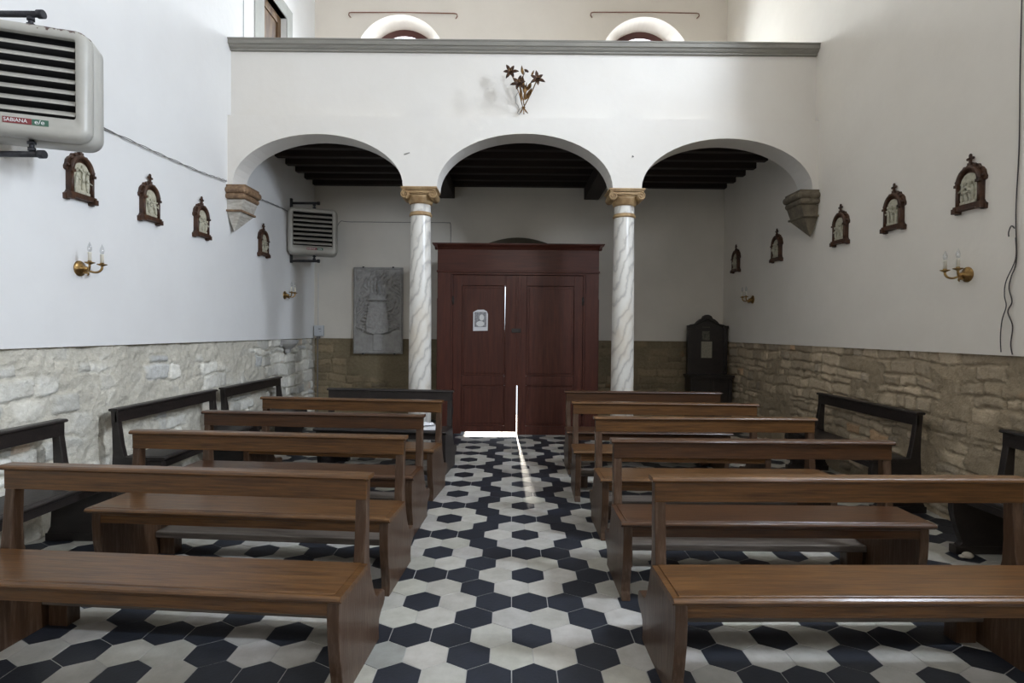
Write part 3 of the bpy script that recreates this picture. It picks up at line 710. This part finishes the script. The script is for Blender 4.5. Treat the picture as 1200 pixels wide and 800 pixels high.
def make_heater(loc, rz, wx, label, enamel):
    t = thing('wall_heater', label, 'heater', loc, rz, 'grey louvred unit heaters on the left wall')
    W, H = .70, .69; b = MB()
    ow, oh, oz = .56, .50, .03
    def op(w_, h_, r, y): return [(p[0], p[1], p[2]+oz) for p in rrect(w_, h_, r, y)]
    b.loft([op(ow-.01, oh-.01, .012, .035), op(ow-.004, oh-.004, .014, .006), op(ow, oh, .016, 0), rrect(W-.07, H-.07, .045, 0), rrect(W-.035, H-.035, .06, .008), rrect(W-.012, H-.012, .072, .025), rrect(W, H, .078, .055), rrect(W, H, .078, .085),
            rrect(W-.012, H-.012, .072, .088), rrect(W-.012, H-.012, .072, .096), rrect(W+.012, H+.012, .082, .10), rrect(W+.012, H+.012, .082, .25), rrect(W-.03, H-.03, .07, .27)], False, True)
    # inner duct closing the opening towards the fan
    casing = obj('casing', b, enamel, t)
    b = MB(); b.loft([op(ow-.01, oh-.01, .012, .035), op(ow-.012, oh-.012, .012, .14)], False, True); obj('dark_duct', b, M['black'], t, label='black duct behind the louvres')
    pitch = oh/7.5
    for k in range(7):
        z = oz - oh/2 + pitch*(k+.78)
        b = MB(); n = 6; prof = []
        prof = [(.006, z-.030), (.010, z-.020), (.022, z-.006), (.040, z+.006), (.060, z+.012), (.060, z+.009), (.041, z+.002), (.024, z-.010), (.013, z-.023), (.009, z-.031)]
        b.prism(prof, -ow/2+.006, ow/2-.006); obj('louvre', b, enamel, t)
    b = MB(); b.box(-.255, .255, .075, .08, oz-oh/2+.02, oz+oh/2-.02)
    b.bm.free()
    zp = -.262
    b = MB(); b.box(-.085, .057, -.003, .001, zp-.018, zp+.018); pl_ = obj('name_plate', b, M['red_plate'], t, label='dark red maker plate')
    text_mesh('SABIANA', .031, M['white_print'], pl_, (-.080, -.0042, zp), 'lettering', xs=.93)
    b = MB(); b.box(.060, .142, -.003, .001, zp-.018, zp+.018); pg = obj('green_plate', b, M['green_plate'], t, label='green plate with a white squiggle')
    text_mesh('e/e', .038, M['white_print'], pg, (.072, -.0042, zp+.001), 'lettering', rot=(PI/2,0,0), xs=1.1)
    # pivots and pipes: pivots in the heater's own frame, pipes run square to the wall
    c, s = math.cos(-rz), math.sin(-rz)
    def L(dx, dy, dz): return (c*dx - s*dy, s*dx + c*dy, dz)
    for zz, sg in ((H/2+.012, 1), (-H/2-.012, -1)):
        b = MB(); e = sg*.075
        px, py = .02, .10
        b.tube([(px, py, zz-.02*sg), (px, py, zz+e)], .014, 10); b.lathe([(.024, zz+.0*sg), (.024, zz+.014*sg)], 12, c=(px,py,0)); b.lathe([(.022, zz+.035*sg), (.022, zz+.055*sg)], 8, c=(px,py,0))
        wp = (math.cos(rz)*px - math.sin(rz)*py, math.sin(rz)*px + math.cos(rz)*py)
        b.tube([L(wp[0]+.07, wp[1], zz+e), L(wx - loc[0], wp[1], zz+e)], .019, 12)
        b.lathe([(.026, -.0), (.026, .035)], 12, c=(0,0,0), M=Matrix.Translation(L(wp[0]+.045, wp[1], zz+e)) @ Matrix.Rotation(-rz, 4, 'Z') @ Matrix.Rotation(PI/2, 4, 'Y'))
        obj('bracket_pipe', b, M['iron'], t)
    b = MB(); wp = (math.cos(rz)*.02 - math.sin(rz)*.10, math.sin(rz)*.02 + math.cos(rz)*.10)
    a0 = L(wx-loc[0]+.001, wp[1]-.022, -.46); a1 = L(wx-loc[0]+.012, wp[1]+.022, .62)
    Mx = Matrix.Rotation(-rz, 4, 'Z')
    b.box(wx-loc[0]+.001, wx-loc[0]+.03, wp[1]-.022, wp[1]+.022, -.46, .50, M=Mx); obj('wall_plate', b, M['iron'], t)
    return t
make_heater((-2.985, 3.43, 3.02), math.radians(20), XL, 'large cream louvred heater with rusty top, cut by the left photo edge', M['enamel_rust'])
make_heater((-2.955, 8.37, 2.97), math.radians(20), XL, 'cream louvred heater beyond the arcade in the back left corner', M['enamel'])

# ------------------------------------------------------------------ stations of the cross
def arch_poly(hw, z0, zs, rise, n=14):
    return [(-hw, z0), (hw, z0), (hw, zs)] + [(hw*math.cos(PI*k/n), zs + rise*math.sin(PI*k/n)) for k in range(1, n)] + [(-hw, zs)]
def make_station(loc, side, label, cross=True, var=0):
    # local: x along the wall, front face towards -y
    t = thing('station_plaque', label, 'wall relief', loc, (PI/2 if side < 0 else -PI/2), 'carved stations of the cross on the side walls')
    b = MB()
    half = [(.0,-.175),(.10,-.175),(.104,-.195),(.146,-.195),(.148,-.155),(.128,-.140),(.118,-.12),(.118,.02),(.140,.028),(.142,.05),(.132,.07),(.125,.10),(.105,.125),(.082,.14),(.072,.16),(.045,.165),(.03,.178),(0,.182)]
    poly = half + [(-p[0], p[1]) for p in half[::-1][1:-1]]
    b.prism(poly, -.022, 0, 'xz')
    b.box(-.132, .132, -.05, -.02, -.172, -.135); b.box(-.14, -.10, -.058, -.02, -.19, -.15); b.box(.10, .14, -.058, -.02, -.19, -.15)
    for s in (-1, 1):
        b.tube([(s*.103, -.036, -.14), (s*.103, -.036, .02)], .013, 10)
        b.box(min(s*.085,s*.122), max(s*.085,s*.122), -.055, -.02, .015, .035)
        b.box(min(s*.086,s*.117), max(s*.086,s*.117), -.036, -.0, -.14, .03)
    for k in range(16):
        a0, a1 = PI*k/16, PI*(k+1)/16
        def rp(r, a, y): return (r*math.cos(a), y, .03 + (r+.012)*math.sin(a))
        q_ = [rp(.084,a0,0), rp(.119,a0,0), rp(.119,a0,-.038), rp(.084,a0,-.038)]; w_ = [rp(.084,a1,0), rp(.119,a1,0), rp(.119,a1,-.038), rp(.084,a1,-.038)]
        b.loft([q_, w_], False, False, False)
    pts = [(.103*math.cos(PI*k/16), -.036, .03 + .115*math.sin(PI*k/16)) for k in range(17)]
    b.tube(pts, .018, 8)
    for (x, z, r) in ((0,.165,.018),(.05,.152,.014),(-.05,.152,.014),(.09,.122,.013),(-.09,.122,.013),(.127,.06,.013),(-.127,.06,.013)): b.ell((x,-.026,z), (r,.014,r), 8)
    obj('frame', b, M['station_wood'], t)
    if cross:
        b = MB()
        b.box(-.008,.008,-.03,-.014,.175,.245); b.box(-.027,.027,-.03,-.014,.208,.224)
        for (x,z) in ((-.027,.216),(.027,.216),(0,.245)): b.ell((x,-.022,z),(.011,.009,.011),6)
        b.box(-.018,.018,-.034,-.01,.172,.184); obj('cross', b, M['station_wood'], t)
    b = MB(); b.prism(arch_poly(.080, -.13, .03, .075), -.030, -.020, 'xz')
    rng = random.Random(var)
    if var == 1:
        b.box(-.008,.008,-.042,-.028,-.10,.085); b.box(-.045,.045,-.042,-.028,.045,.060)
        b.ell((0,-.045,-.005),(.012,.009,.045),8); b.tube([(-.04,-.045,.052),(0,-.045,.03),(.04,-.045,.052)], .006, 6); b.ell((0,-.046,.05),(.010,.009,.012),8)
    n = 3 + var % 2
    for k in range(n):
        x = -.052 + .104*k/(n-1) + rng.uniform(-.01,.01)
        if var == 1 and abs(x) < .02: continue
        hh = rng.uniform(.05,.075); z = -.115 + hh; tl = Matrix.Rotation(rng.uniform(-.35,.35), 4, 'Y')
        b.ell((x,-.036,z), (.017,.014,hh), 8, M=tl); b.ell((x+rng.uniform(-.012,.012),-.042,z+hh+.008), (.011,.010,.013), 8)
        b.tube([(x,-.045,z+hh*.5), (x+rng.choice((-1,1))*.025,-.05,z+hh*.2), (x+rng.choice((-1,1))*.03,-.048,z+rng.uniform(-.02,.05))], .006, 6)
    if var not in (1,):
        a = rng.uniform(-.6,.6); c = Matrix.Translation((0,-.048,-.005)) @ Matrix.Rotation(a, 4, 'Y')
        b.box(-.065,.065,-.004,.004,-.006,.006, M=c); b.box(-.03,-.018,-.004,.004,-.045,.03, M=c)
    b.box(-.075,.075,-.040,-.028,-.13,-.112)
    obj('relief', b, M['plaque'], t, label='ivory coloured figures in relief')
    return t
zz = 2.662
make_station((XL, 4.33, zz), -1, 'carved station of the cross with ivory crucifixion, hanging just below the near heater', True, 1)
make_station((XL, 5.158, zz), -1, 'carved station of the cross on the left wall, second from the near heater', True, 2)
make_station((XL, 6.015, zz), -1, 'carved station of the cross on the left wall, just before the scrolled corbel', True, 3)
make_station((XL, 7.511, zz), -1, 'carved station of the cross on the left wall under the gallery, beside the far heater', True, 4)
make_station((XR, 4.38, zz), 1, 'carved station of the cross above the near brass sconce at right', True, 5)
make_station((XR, 5.25, zz), 1, 'carved station of the cross on the right wall, middle one before the corbel', True, 6)
make_station((XR, 6.10, zz), 1, 'carved station of the cross on the right wall, nearest to the scrolled corbel', True, 7)
make_station((XR, 7.56, zz), 1, 'carved station of the cross on the right wall under the gallery, nearest the arch', True, 8)
make_station((XR, 8.93, zz), 1, 'carved station of the cross on the right wall, last one near the back corner', True, 9)

# ------------------------------------------------------------------ sconces
def make_sconce(loc, side, label):
    # local: +y into the wall, -y out into the room, x along the wall
    t = thing('wall_sconce', label, 'sconce', loc, (PI/2 if side < 0 else -PI/2), 'two-armed brass sconces on the side walls')
    b = MB()
    b.lathe([(.060,0),(.060,-.006),(.054,-.012),(.045,-.013),(.040,-.022),(.026,-.026),(.022,-.038),(.016,-.045),(.0165,-.058),(.006,-.066)], 24, axis='y')
    b.ell((0,-.05,-.03),(.014,.02,.012),8); b.tube([(0,-.045,0),(0,-.06,-.02),(0,-.07,-.045),(0,-.062,-.055)], [.009,.009,.007,.004], 8)
    obj('wall_rosette', b, M['brass'], t)
    for s in (-1, 1):
        b = MB(); pts = [(0,-.045,0),(s*.018,-.065,-.018),(s*.036,-.09,-.026),(s*.054,-.112,-.018),(s*.064,-.126,.004),(s*.065,-.128,.03)]
        # smooth the arm
        q = []
        for i in range(len(pts)-1):
            p0 = Vector(pts[max(i-1,0)]); p1 = Vector(pts[i]); p2 = Vector(pts[i+1]); p3 = Vector(pts[min(i+2,len(pts)-1)])
            for k in range(4):
                u = k/4; q.append(.5*((2*p1)+(p2-p0)*u+(2*p0-5*p1+4*p2-p3)*u*u+(3*p1-p0-3*p2+p3)*u**3))
        q.append(Vector(pts[-1])); b.tube(q, .0085, 8)
        cx, cy = s*.065, -.128
        b.lathe([(.006,.018),(.012,.026),(.034,.036),(.036,.041),(.030,.042),(.014,.038),(.014,.052),(.003,.052)], 18, c=(cx,cy,0))
        arm = obj('arm', b, M['brass'], t)
        b = MB(); b.lathe([(.0125,.045),(.0125,.108),(.0145,.112),(.011,.118),(.004,.118)], 14, c=(cx,cy,0)); obj('candle_sleeve', b, M['candle'], arm)
        b = MB(); b.lathe([(.008,.117),(.013,.128),(.016,.142),(.0145,.158),(.009,.174),(.004,.186),(.0012,.196)], 14, c=(cx,cy,0)); obj('bulb', b, M['bulb'], arm, label='clear flame-shaped bulb')
    return t
make_sconce((XL, 4.342, 1.965), -1, 'brass two-armed sconce on the left wall below the near stations')
make_sconce((XR, 4.41, 1.985), 1, 'brass two-armed sconce on the right wall near the hanging wire')
make_sconce((XL, 8.26, 2.01), -1, 'farther brass sconce on the left wall below the far heater')
make_sconce((XR, 8.33, 2.01), 1, 'farther brass sconce on the right wall above the corner cabinet side')

# ------------------------------------------------------------------ carved grey coat-of-arms slab
def slab():
    w_, h_ = .827, 1.45; nx, nz = 120, 208
    U, V = np.meshgrid(np.linspace(-1, 1, nx), np.linspace(0, 1, nz), indexing='ij')   # u across, v up
    a = U*w_/2; z = V*h_
    H_ = np.zeros_like(a)
    edge = np.minimum(np.minimum(w_/2 - np.abs(a), z), h_ - z)
    H_ += .012*np.clip(1-np.abs(edge-.022)/.014, 0, 1)
    inside = np.clip((edge-.045)/.02, 0, 1)
    # scrolling foliage
    wa = a + .05*np.sin(z*11+1); wz = z + .05*np.sin(a*14)
    fol = np.sin(wa*38 + 4*np.sin(wz*13))*np.sin(wz*31 + 4*np.sin(wa*15+2)) + .5*(fbm(a*18+40, z*18, 70)-.5)*4
    H_ += .014*inside*np.clip(fol+.2, 0, 1)
    # shield
    zc = .60; dz = (z - zc)/.27; wsh = .185*np.clip(1 - .25*dz - .28*np.clip(-dz,0,2)**2.2, 0, 2)
    sh = np.clip((1-np.maximum(np.abs(a)/np.maximum(wsh, 1e-3), np.abs(dz)))/.09, 0, 1)
    H_ = H_*(1-sh) + .030*sh + .006*sh*(fbm(a*40+9, z*40, 80)-.5)*2
    rim = np.clip(1-np.abs(np.maximum(np.abs(a)/np.maximum(wsh, 1e-3), np.abs(dz))-.97)/.07, 0, 1); H_ += .014*rim*(z > .32)*(z < .9)
    # ribs each side of the shield
    ribs = (np.sin(z*115) > .1)*(np.abs(np.abs(a)-wsh-.03) < .035)*(z > .42)*(z < .84); H_ += .016*ribs
    # crown
    cr = (np.abs(a) < .13 + .05*(z-.92)/.08)*(z > .90)*(z < .99 + .012*np.sin(a*90)); H_ = np.where(cr, .034, H_)
    cr2 = (np.abs(a) < .15)*(np.abs(z-.905) < .014); H_ = np.where(cr2, .042, H_)
    # plume above
    pm = np.exp(-((a/.11)**2 + ((z-1.12)/.12)**2)); H_ += .016*pm*(np.sin(a*95)+1)
    # diagonal ribbons and flat base
    rb = np.clip(1-np.abs(z-(.30+.42*np.abs(a)-.0))/.02, 0, 1)*(np.abs(a) > .05)*(np.abs(a) < .36); 
    low = (z < .30 + .25*np.abs(a)); H_ = np.where(low, .006 + 0*H_, H_); H_ += .016*rb
    st = (np.abs(a) < .075)*(z < .33)*(z > .05); H_ = np.where(st, .016, H_)
    H_ += .012*np.clip(1-np.abs(edge-.022)/.014, 0, 1)*low
    b = MB()
    idx = [[b.bm.verts.new((a[i,j], -.035 - 2.0*H_[i,j], z[i,j])) for j in range(nz)] for i in range(nx)]
    for i in range(nx-1):
        for j in range(nz-1):
            f = b.bm.faces.new([idx[i][j], idx[i+1][j], idx[i+1][j+1], idx[i][j+1]]); f.smooth = True
    b.box(-w_/2, w_/2, -.036, 0, 0, h_)
    me = bpy.data.meshes.new('carved_slab'); b.bm.to_mesh(me); b.bm.free(); me.materials.append(M['relief'])
    t = thing('carved_slab', 'grey stone slab carved with a crowned coat of arms on the back wall', 'relief', (-2.242, 9.49, 1.112))
    o = bpy.data.objects.new('carved_face', me); COL.objects.link(o); o.parent = t
    for (x, zc) in ((-.25, 1.45), (.25, 1.45), (-.25, -.0), (.28, -.0)):
        b = MB(); b.box(x-.012, x+.012, -.05, -.0, zc-.012, zc+.012); obj('iron_clamp', b, M['iron'], t)
slab()

# ------------------------------------------------------------------ metal lilies on the gallery front
def leaf_mesh(b, p0, p1, wdt, bend=.02, n=8):
    p0, p1 = Vector(p0), Vector(p1); ax = p1-p0; side = ax.cross(Vector((0,1,0)))
    side = side.normalized() if side.length > 1e-6 else Vector((1,0,0)); nr = side.cross(ax).normalized()
    prev = None
    for i in range(n+1):
        u = i/n; c = p0 + ax*u + nr*(bend*math.sin(PI*u)); ww = wdt*(math.sin(PI*min(u*1.02,1))**.8)*(1-.25*u) + .0008
        cur = [b.bm.verts.new(c - side*ww + nr*.25*ww), b.bm.verts.new(c), b.bm.verts.new(c + side*ww + nr*.25*ww)]
        if prev:
            b.bm.faces.new([prev[0], prev[1], cur[1], cur[0]]); b.bm.faces.new([prev[1], prev[2], cur[2], cur[1]])
        prev = cur
def solid(o, th=.0025):
    s = o.modifiers.new('thick', 'SOLIDIFY'); s.thickness = th; s.offset = 0; return o
def lilies():
    t = thing('lily_ornament', 'dark gilt metal bunch of three lilies fixed to the gallery front', 'ornament', (.10, 6.69, 4.30))
    heads = [((-.135,-.30,.125), 0), ((.165,-.30,.050), 1), ((-.045,-.32,-.010), 2)]
    base = Vector((.02,-.06,-.17))
    for (p, k) in heads:
        p = Vector(p); b = MB(); mid = base.lerp(p, .45) + Vector((.02,-.02,.0))
        pts = [base + Vector((.01*(k-1), 0, 0))]
        for i in range(1, 9):
            u = i/8; pts.append((1-u)**2*pts[0] + 2*u*(1-u)*mid + u*u*p)
        b.tube(pts, .006, 8); obj('stem', b, M['gilt_leaf'], t)
        b = MB(); ax = Vector((p.x*.5, -1, .15)).normalized()
        e1 = ax.cross(Vector((0,0,1))).normalized(); e2 = e1.cross(ax)
        for j in range(6):
            a = 2*PI*j/6 + .4*k
            d = (e1*math.cos(a) + e2*math.sin(a))
            n = 6; sd = ax.cross(d).normalized(); prev = None
            for i in range(n+1):
                u = i/n; c = p + d*((.098 if j % 2 else .082)*u) + ax*(.045*math.sin(PI*.5*u)*(1-.6*u)); ww = .019*max(math.sin(PI*(.12+.88*u)),0)**.9 + .0006
                cur = [b.bm.verts.new(c - sd*ww), b.bm.verts.new(c - ax*.004), b.bm.verts.new(c + sd*ww)]
                if prev: b.bm.faces.new([prev[0], prev[1], cur[1], cur[0]]); b.bm.faces.new([prev[1], prev[2], cur[2], cur[1]])
                prev = cur
        fl = solid(obj('lily_flower', b, M['petal'], t))
        b = MB()
        for j in range(5):
            a = 2*PI*j/5; q = p + (e1*math.cos(a)+e2*math.sin(a))*.018 + ax*.06; b.tube([p, q], .002, 5); b.ell(q, (.005,.005,.005), 6)
        obj('stamen', b, M['gilt_leaf'], fl)
    b = MB()
    for (p0, p1, ww, bd) in (((.01,-.20,-.01),(.0,-.26,.11),.024,.03),((.01,-.25,.12),(-.01,-.27,.22),.018,.03),((.045,-.20,-.04),(.10,-.27,.03),.024,.02),((.03,-.2,-.08),(.02,-.25,.03),.022,.02),((.03,-.14,-.12),(.11,-.24,-.02),.026,.02),((.0,-.12,-.12),(-.02,-.20,.02),.017,.02),((.02,-.12,-.12),(.05,-.2,.06),.016,.03),((.10,-.26,.11),(.13,-.28,.16),.012,.01)):
        leaf_mesh(b, p0, p1, ww, bd)
    solid(obj('leaf', b, M['gilt_leaf'], t))
    b = MB(); b.ell((.045,-.29,.15), (.030,.014,.014), 8, M=Matrix.Rotation(.5, 4, 'Y')); b.tube([(.0,-.22,.02),(.01,-.26,.10),(.03,-.285,.145)], .004, 6); obj('bud', b, M['petal'], t)
    b = MB()
    for dx, dz in ((-.03,-.235),(.015,-.25),(.06,-.24),(.04,-.225)): b.tube([base, (dx+.01,-.06,dz+.0)], .006, 7)
    b.tube([base + Vector((-.018,0,0)), base + Vector((0,-.018,0)), base + Vector((.018,0,0)), base + Vector((0,.018,0)), base + Vector((-.018,0,0))], .006, 6)
    b.tube([base, (.02, .0, -.15)], .008, 8)
    obj('tied_stems', b, M['gilt_leaf'], t)
    b = MB(); pts = [(-.05,-.01,.02),(-.075,-.012,-.03),(-.07,-.01,-.10),(-.045,-.01,-.13),(-.03,-.01,-.17),(-.05,-.01,-.215),(-.03,-.012,-.235),(0,-.02,-.20),(.02,-.05,-.17)]
    b.tube(pts, .0035, 6); obj('hanging_wire', b, M['wire'], t)
lilies()

# ------------------------------------------------------------------ upstairs door in the left wall
b = MB()
fo, fi = (7.285, 8.515), (7.555, 8.312)
b.box(XL-.02, XL+.014, fo[0], fi[0], 4.15, 6.24); b.box(XL-.02, XL+.014, fi[1], fo[1], 4.15, 6.24); b.box(XL-.02, XL+.014, fi[0], fi[1], 6.05, 6.24)
for (ya, yb, za, zb) in ((fi[0]-.005, fi[0]+.0, 4.15, 6.05), (fi[1], fi[1]+.005, 4.15, 6.05), (fi[0], fi[1], 6.05, 6.055)): b.box(XL-.12, XL, ya, yb, za, zb)
d1 = struct(obj('door_1', b, M['grey_frame'], bevel=.003), 'grey framed boarded door on the gallery in the left wall', 'door')
b = MB(); b.box(XL-.14, XL-.10, 7.555, 8.312, 4.15, 6.055)
for (ya, yb, za, zb) in ((7.555,7.66,4.15,6.05),(8.20,8.312,4.15,6.05),(7.66,8.20,5.93,6.05),(7.66,8.20,5.30,5.42),(7.66,8.20,4.15,4.3)): b.box(XL-.11, XL-.08, ya, yb, za, zb)
obj('door_panel', b, M['upper_door'], d1, bevel=.004)

# curtain rods over the gallery windows
for i, (x0, x1, z, lab) in enumerate(((-2.745, -.955, 6.785, 'thin rusty curtain rod above the left gallery window'), (1.285, 3.075, 6.825, 'thin rusty curtain rod above the right gallery window'))):
    b = MB(); b.tube([(x0+.02, YB-.0, z-.06), (x0-.01, YB-.03, z-.035), (x0, YB-.045, z-.005), (x0+.04, YB-.05, z), ((x0+x1)/2, YB-.05, z+.008), (x1-.04, YB-.05, z), (x1, YB-.045, z-.005), (x1+.012, YB-.03, z-.035), (x1-.02, YB-.0, z-.06)], .0085, 8)
    tag(obj('curtain_rod', b, M['rod']), lab, 'curtain rod', 'curtain rods on the gallery wall')

# ------------------------------------------------------------------ wires, box, stoup, odds and ends
def wire(name, pts, r, mt, label, twist=0, n=6):
    P = [Vector(p) for p in pts]; q = []
    for i in range(len(P)-1):
        p0, p1, p2, p3 = P[max(i-1,0)], P[i], P[i+1], P[min(i+2, len(P)-1)]
        for k in range(8):
            u = k/8; q.append(.5*((2*p1)+(p2-p0)*u+(2*p0-5*p1+4*p2-p3)*u*u+(3*p1-p0-3*p2+p3)*u**3))
    q.append(P[-1]); b = MB()
    if twist:
        for s in (0, PI):
            b.tube([p + Vector((.3*twist*math.cos(i*.9+s), .2*twist*math.sin(i*.9+s), twist*math.sin(i*.9+s))) for i, p in enumerate(q)], r, n)
    else: b.tube(q, r, n)
    return tag(obj(name, b, mt), label, 'cable')
wire('twisted_cable', [(-3.02,3.74,3.06),(XL+.03,4.3,3.115),(XL+.022,4.9,3.130),(XL+.02,5.4,3.145),(XL+.02,6.0,3.17),(XL+.025,6.35,3.20),(XL+.03,6.53,3.215)], .0035, M['wire'], 'thin twisted grey cable on the left wall from the near heater to the corbel', .008)
wire('twisted_cable', [(XL+.04,6.96,3.21),(XL+.025,7.4,3.217),(XL+.022,7.8,3.235),(XL+.02,8.15,3.25),(XL+.03,8.30,3.24)], .0035, M['wire'], 'thin twisted grey cable behind the corbel leading to the far heater', .008)
wire('hanging_wire', [(XR-.012,3.98,4.10),(XR-.012,3.98,3.4),(XR-.010,3.975,2.85),(XR-.012,3.985,2.4),(XR-.010,3.975,2.05),(XR-.02,4.00,1.93),(XR-.012,4.025,1.85),(XR-.02,3.99,1.75),(XR-.012,4.03,1.68),(XR-.012,3.99,1.58),(XR-.012,4.0,1.45),(XR-.012,3.985,1.375)], .004, M['wire_dark'], 'dark wire hanging straight then wavy down the right wall at the photo edge')
wire('hanging_wire', [(XR-.028,3.965,2.20),(XR-.022,3.968,2.05),(XR-.030,4.03,1.90),(XR-.026,4.045,1.80),(XR-.034,4.02,1.72),(XR-.026,4.06,1.62),(XR-.026,4.07,1.50),(XR-.028,4.06,1.39)], .0035, M['wire_dark'], 'second thinner wavy wire beside the hanging wire on the right wall')
wire('wire_hook', [(XR-.004,4.00,2.27),(XR-.02,4.01,2.29),(XR-.02,4.03,2.25),(XR-.010,4.04,2.22)], .004, M['wire_dark'], 'short bent hook of wire on the right wall beside the hanging wire')
wire('wall_conduit', [(-3.0,YB-.006,3.07),(-2.9,YB-.006,3.32),(-2.7,YB-.006,3.325),(-1.6,YB-.006,3.325),(-1.10,YB-.006,3.325),(-1.045,YB-.006,3.31),(-1.035,YB-.006,3.22),(-1.035,YB-.006,2.95)], .005, M['wire'], 'thin plaster-coloured cable crossing the back wall above the carved slab')
wire('gallery_wall_cable', [(XL+.004,6.99,4.92),(XL+.004,6.99,5.6),(XL+.004,6.99,6.6)], .005, M['box_grey'], 'thin vertical cable on the left wall beside the gallery door')
t = thing('junction_box', 'small grey electrical box in the back left corner with a pipe below', 'electrical box', (XL+.10, YB-.085, 1.40))
b = MB(); b.box(-.075,.075,-.0,.07,0,.18); b.box(-.068,.068,-.008,.0,.008,.172); obj('housing', b, M['box_grey'], t, bevel=.005)
b = MB(); b.box(.0,.05,-.010,-.007,.11,.13); b.box(.02,.05,-.010,-.007,.07,.08); obj('printed_label', b, M['ink'], t)
b = MB(); b.tube([(-.02,.02,.0),(-.02,.02,-1.39)], .012, 8); b.box(-.035,.015,-.005,.045,-.04,0); obj('pipe', b, M['wire'], t)
b = MB(); b.tube([(-.015,.03,.18),(-.015,.03,1.05)], .004, 6); obj('thin_cable', b, M['box_grey'], t)
# stoup
t = thing('holy_water_stoup', 'small grey stone half-round stoup on the left wall at the top of the stone facing', 'stoup', (XL+.0, 8.34, 1.215))
b = MB(); n = 16
def half(r, z): return [(r*math.sin(PI*k/n), -r*math.cos(PI*k/n), z) for k in range(n+1)]
prof = [(.02,-.06),(.05,-.05),(.06,-.0),(.11,.04),(.15,.08),(.165,.125),(.165,.14),(.14,.14),(.12,.11),(.03,.09)]
for i in range(len(prof)-1):
    a = half(*prof[i]); c = half(*prof[i+1])
    for k in range(n): f = b.quad([a[k], a[k+1], c[k+1], c[k]]); f.smooth = True
b.box(-.04, 0, -.165, .165, .04, .14); obj('basin', b, M['relief'], t)
# two chips above the capitals
for (x, z, w_, lab) in ((-1.24, 3.565, .055, 'small grey patch of chipped plaster above the left column'), (1.395, 3.565, .022, 'tiny dark hook on the plaster above the right column')):
    b = MB()
    if w_ > .03: b.prism([(-w_*.6,-.012),(-.01,-.008),(w_*.7,.012),(w_*.6,.022),(0,.012),(-w_*.5,.004)], -.003, .004, 'xz')
    else: b.tube([(0,.004,0),(0,-.012,.0),(.012,-.018,-.012),(-.006,-.016,-.016)], .004, 6)
    o = obj('plaster_chip' if w_ > .03 else 'wall_hook', b, M['cornice'] if w_ > .03 else M['iron']); o.location = (x, 6.60, z); tag(o, lab, 'wall fixing')
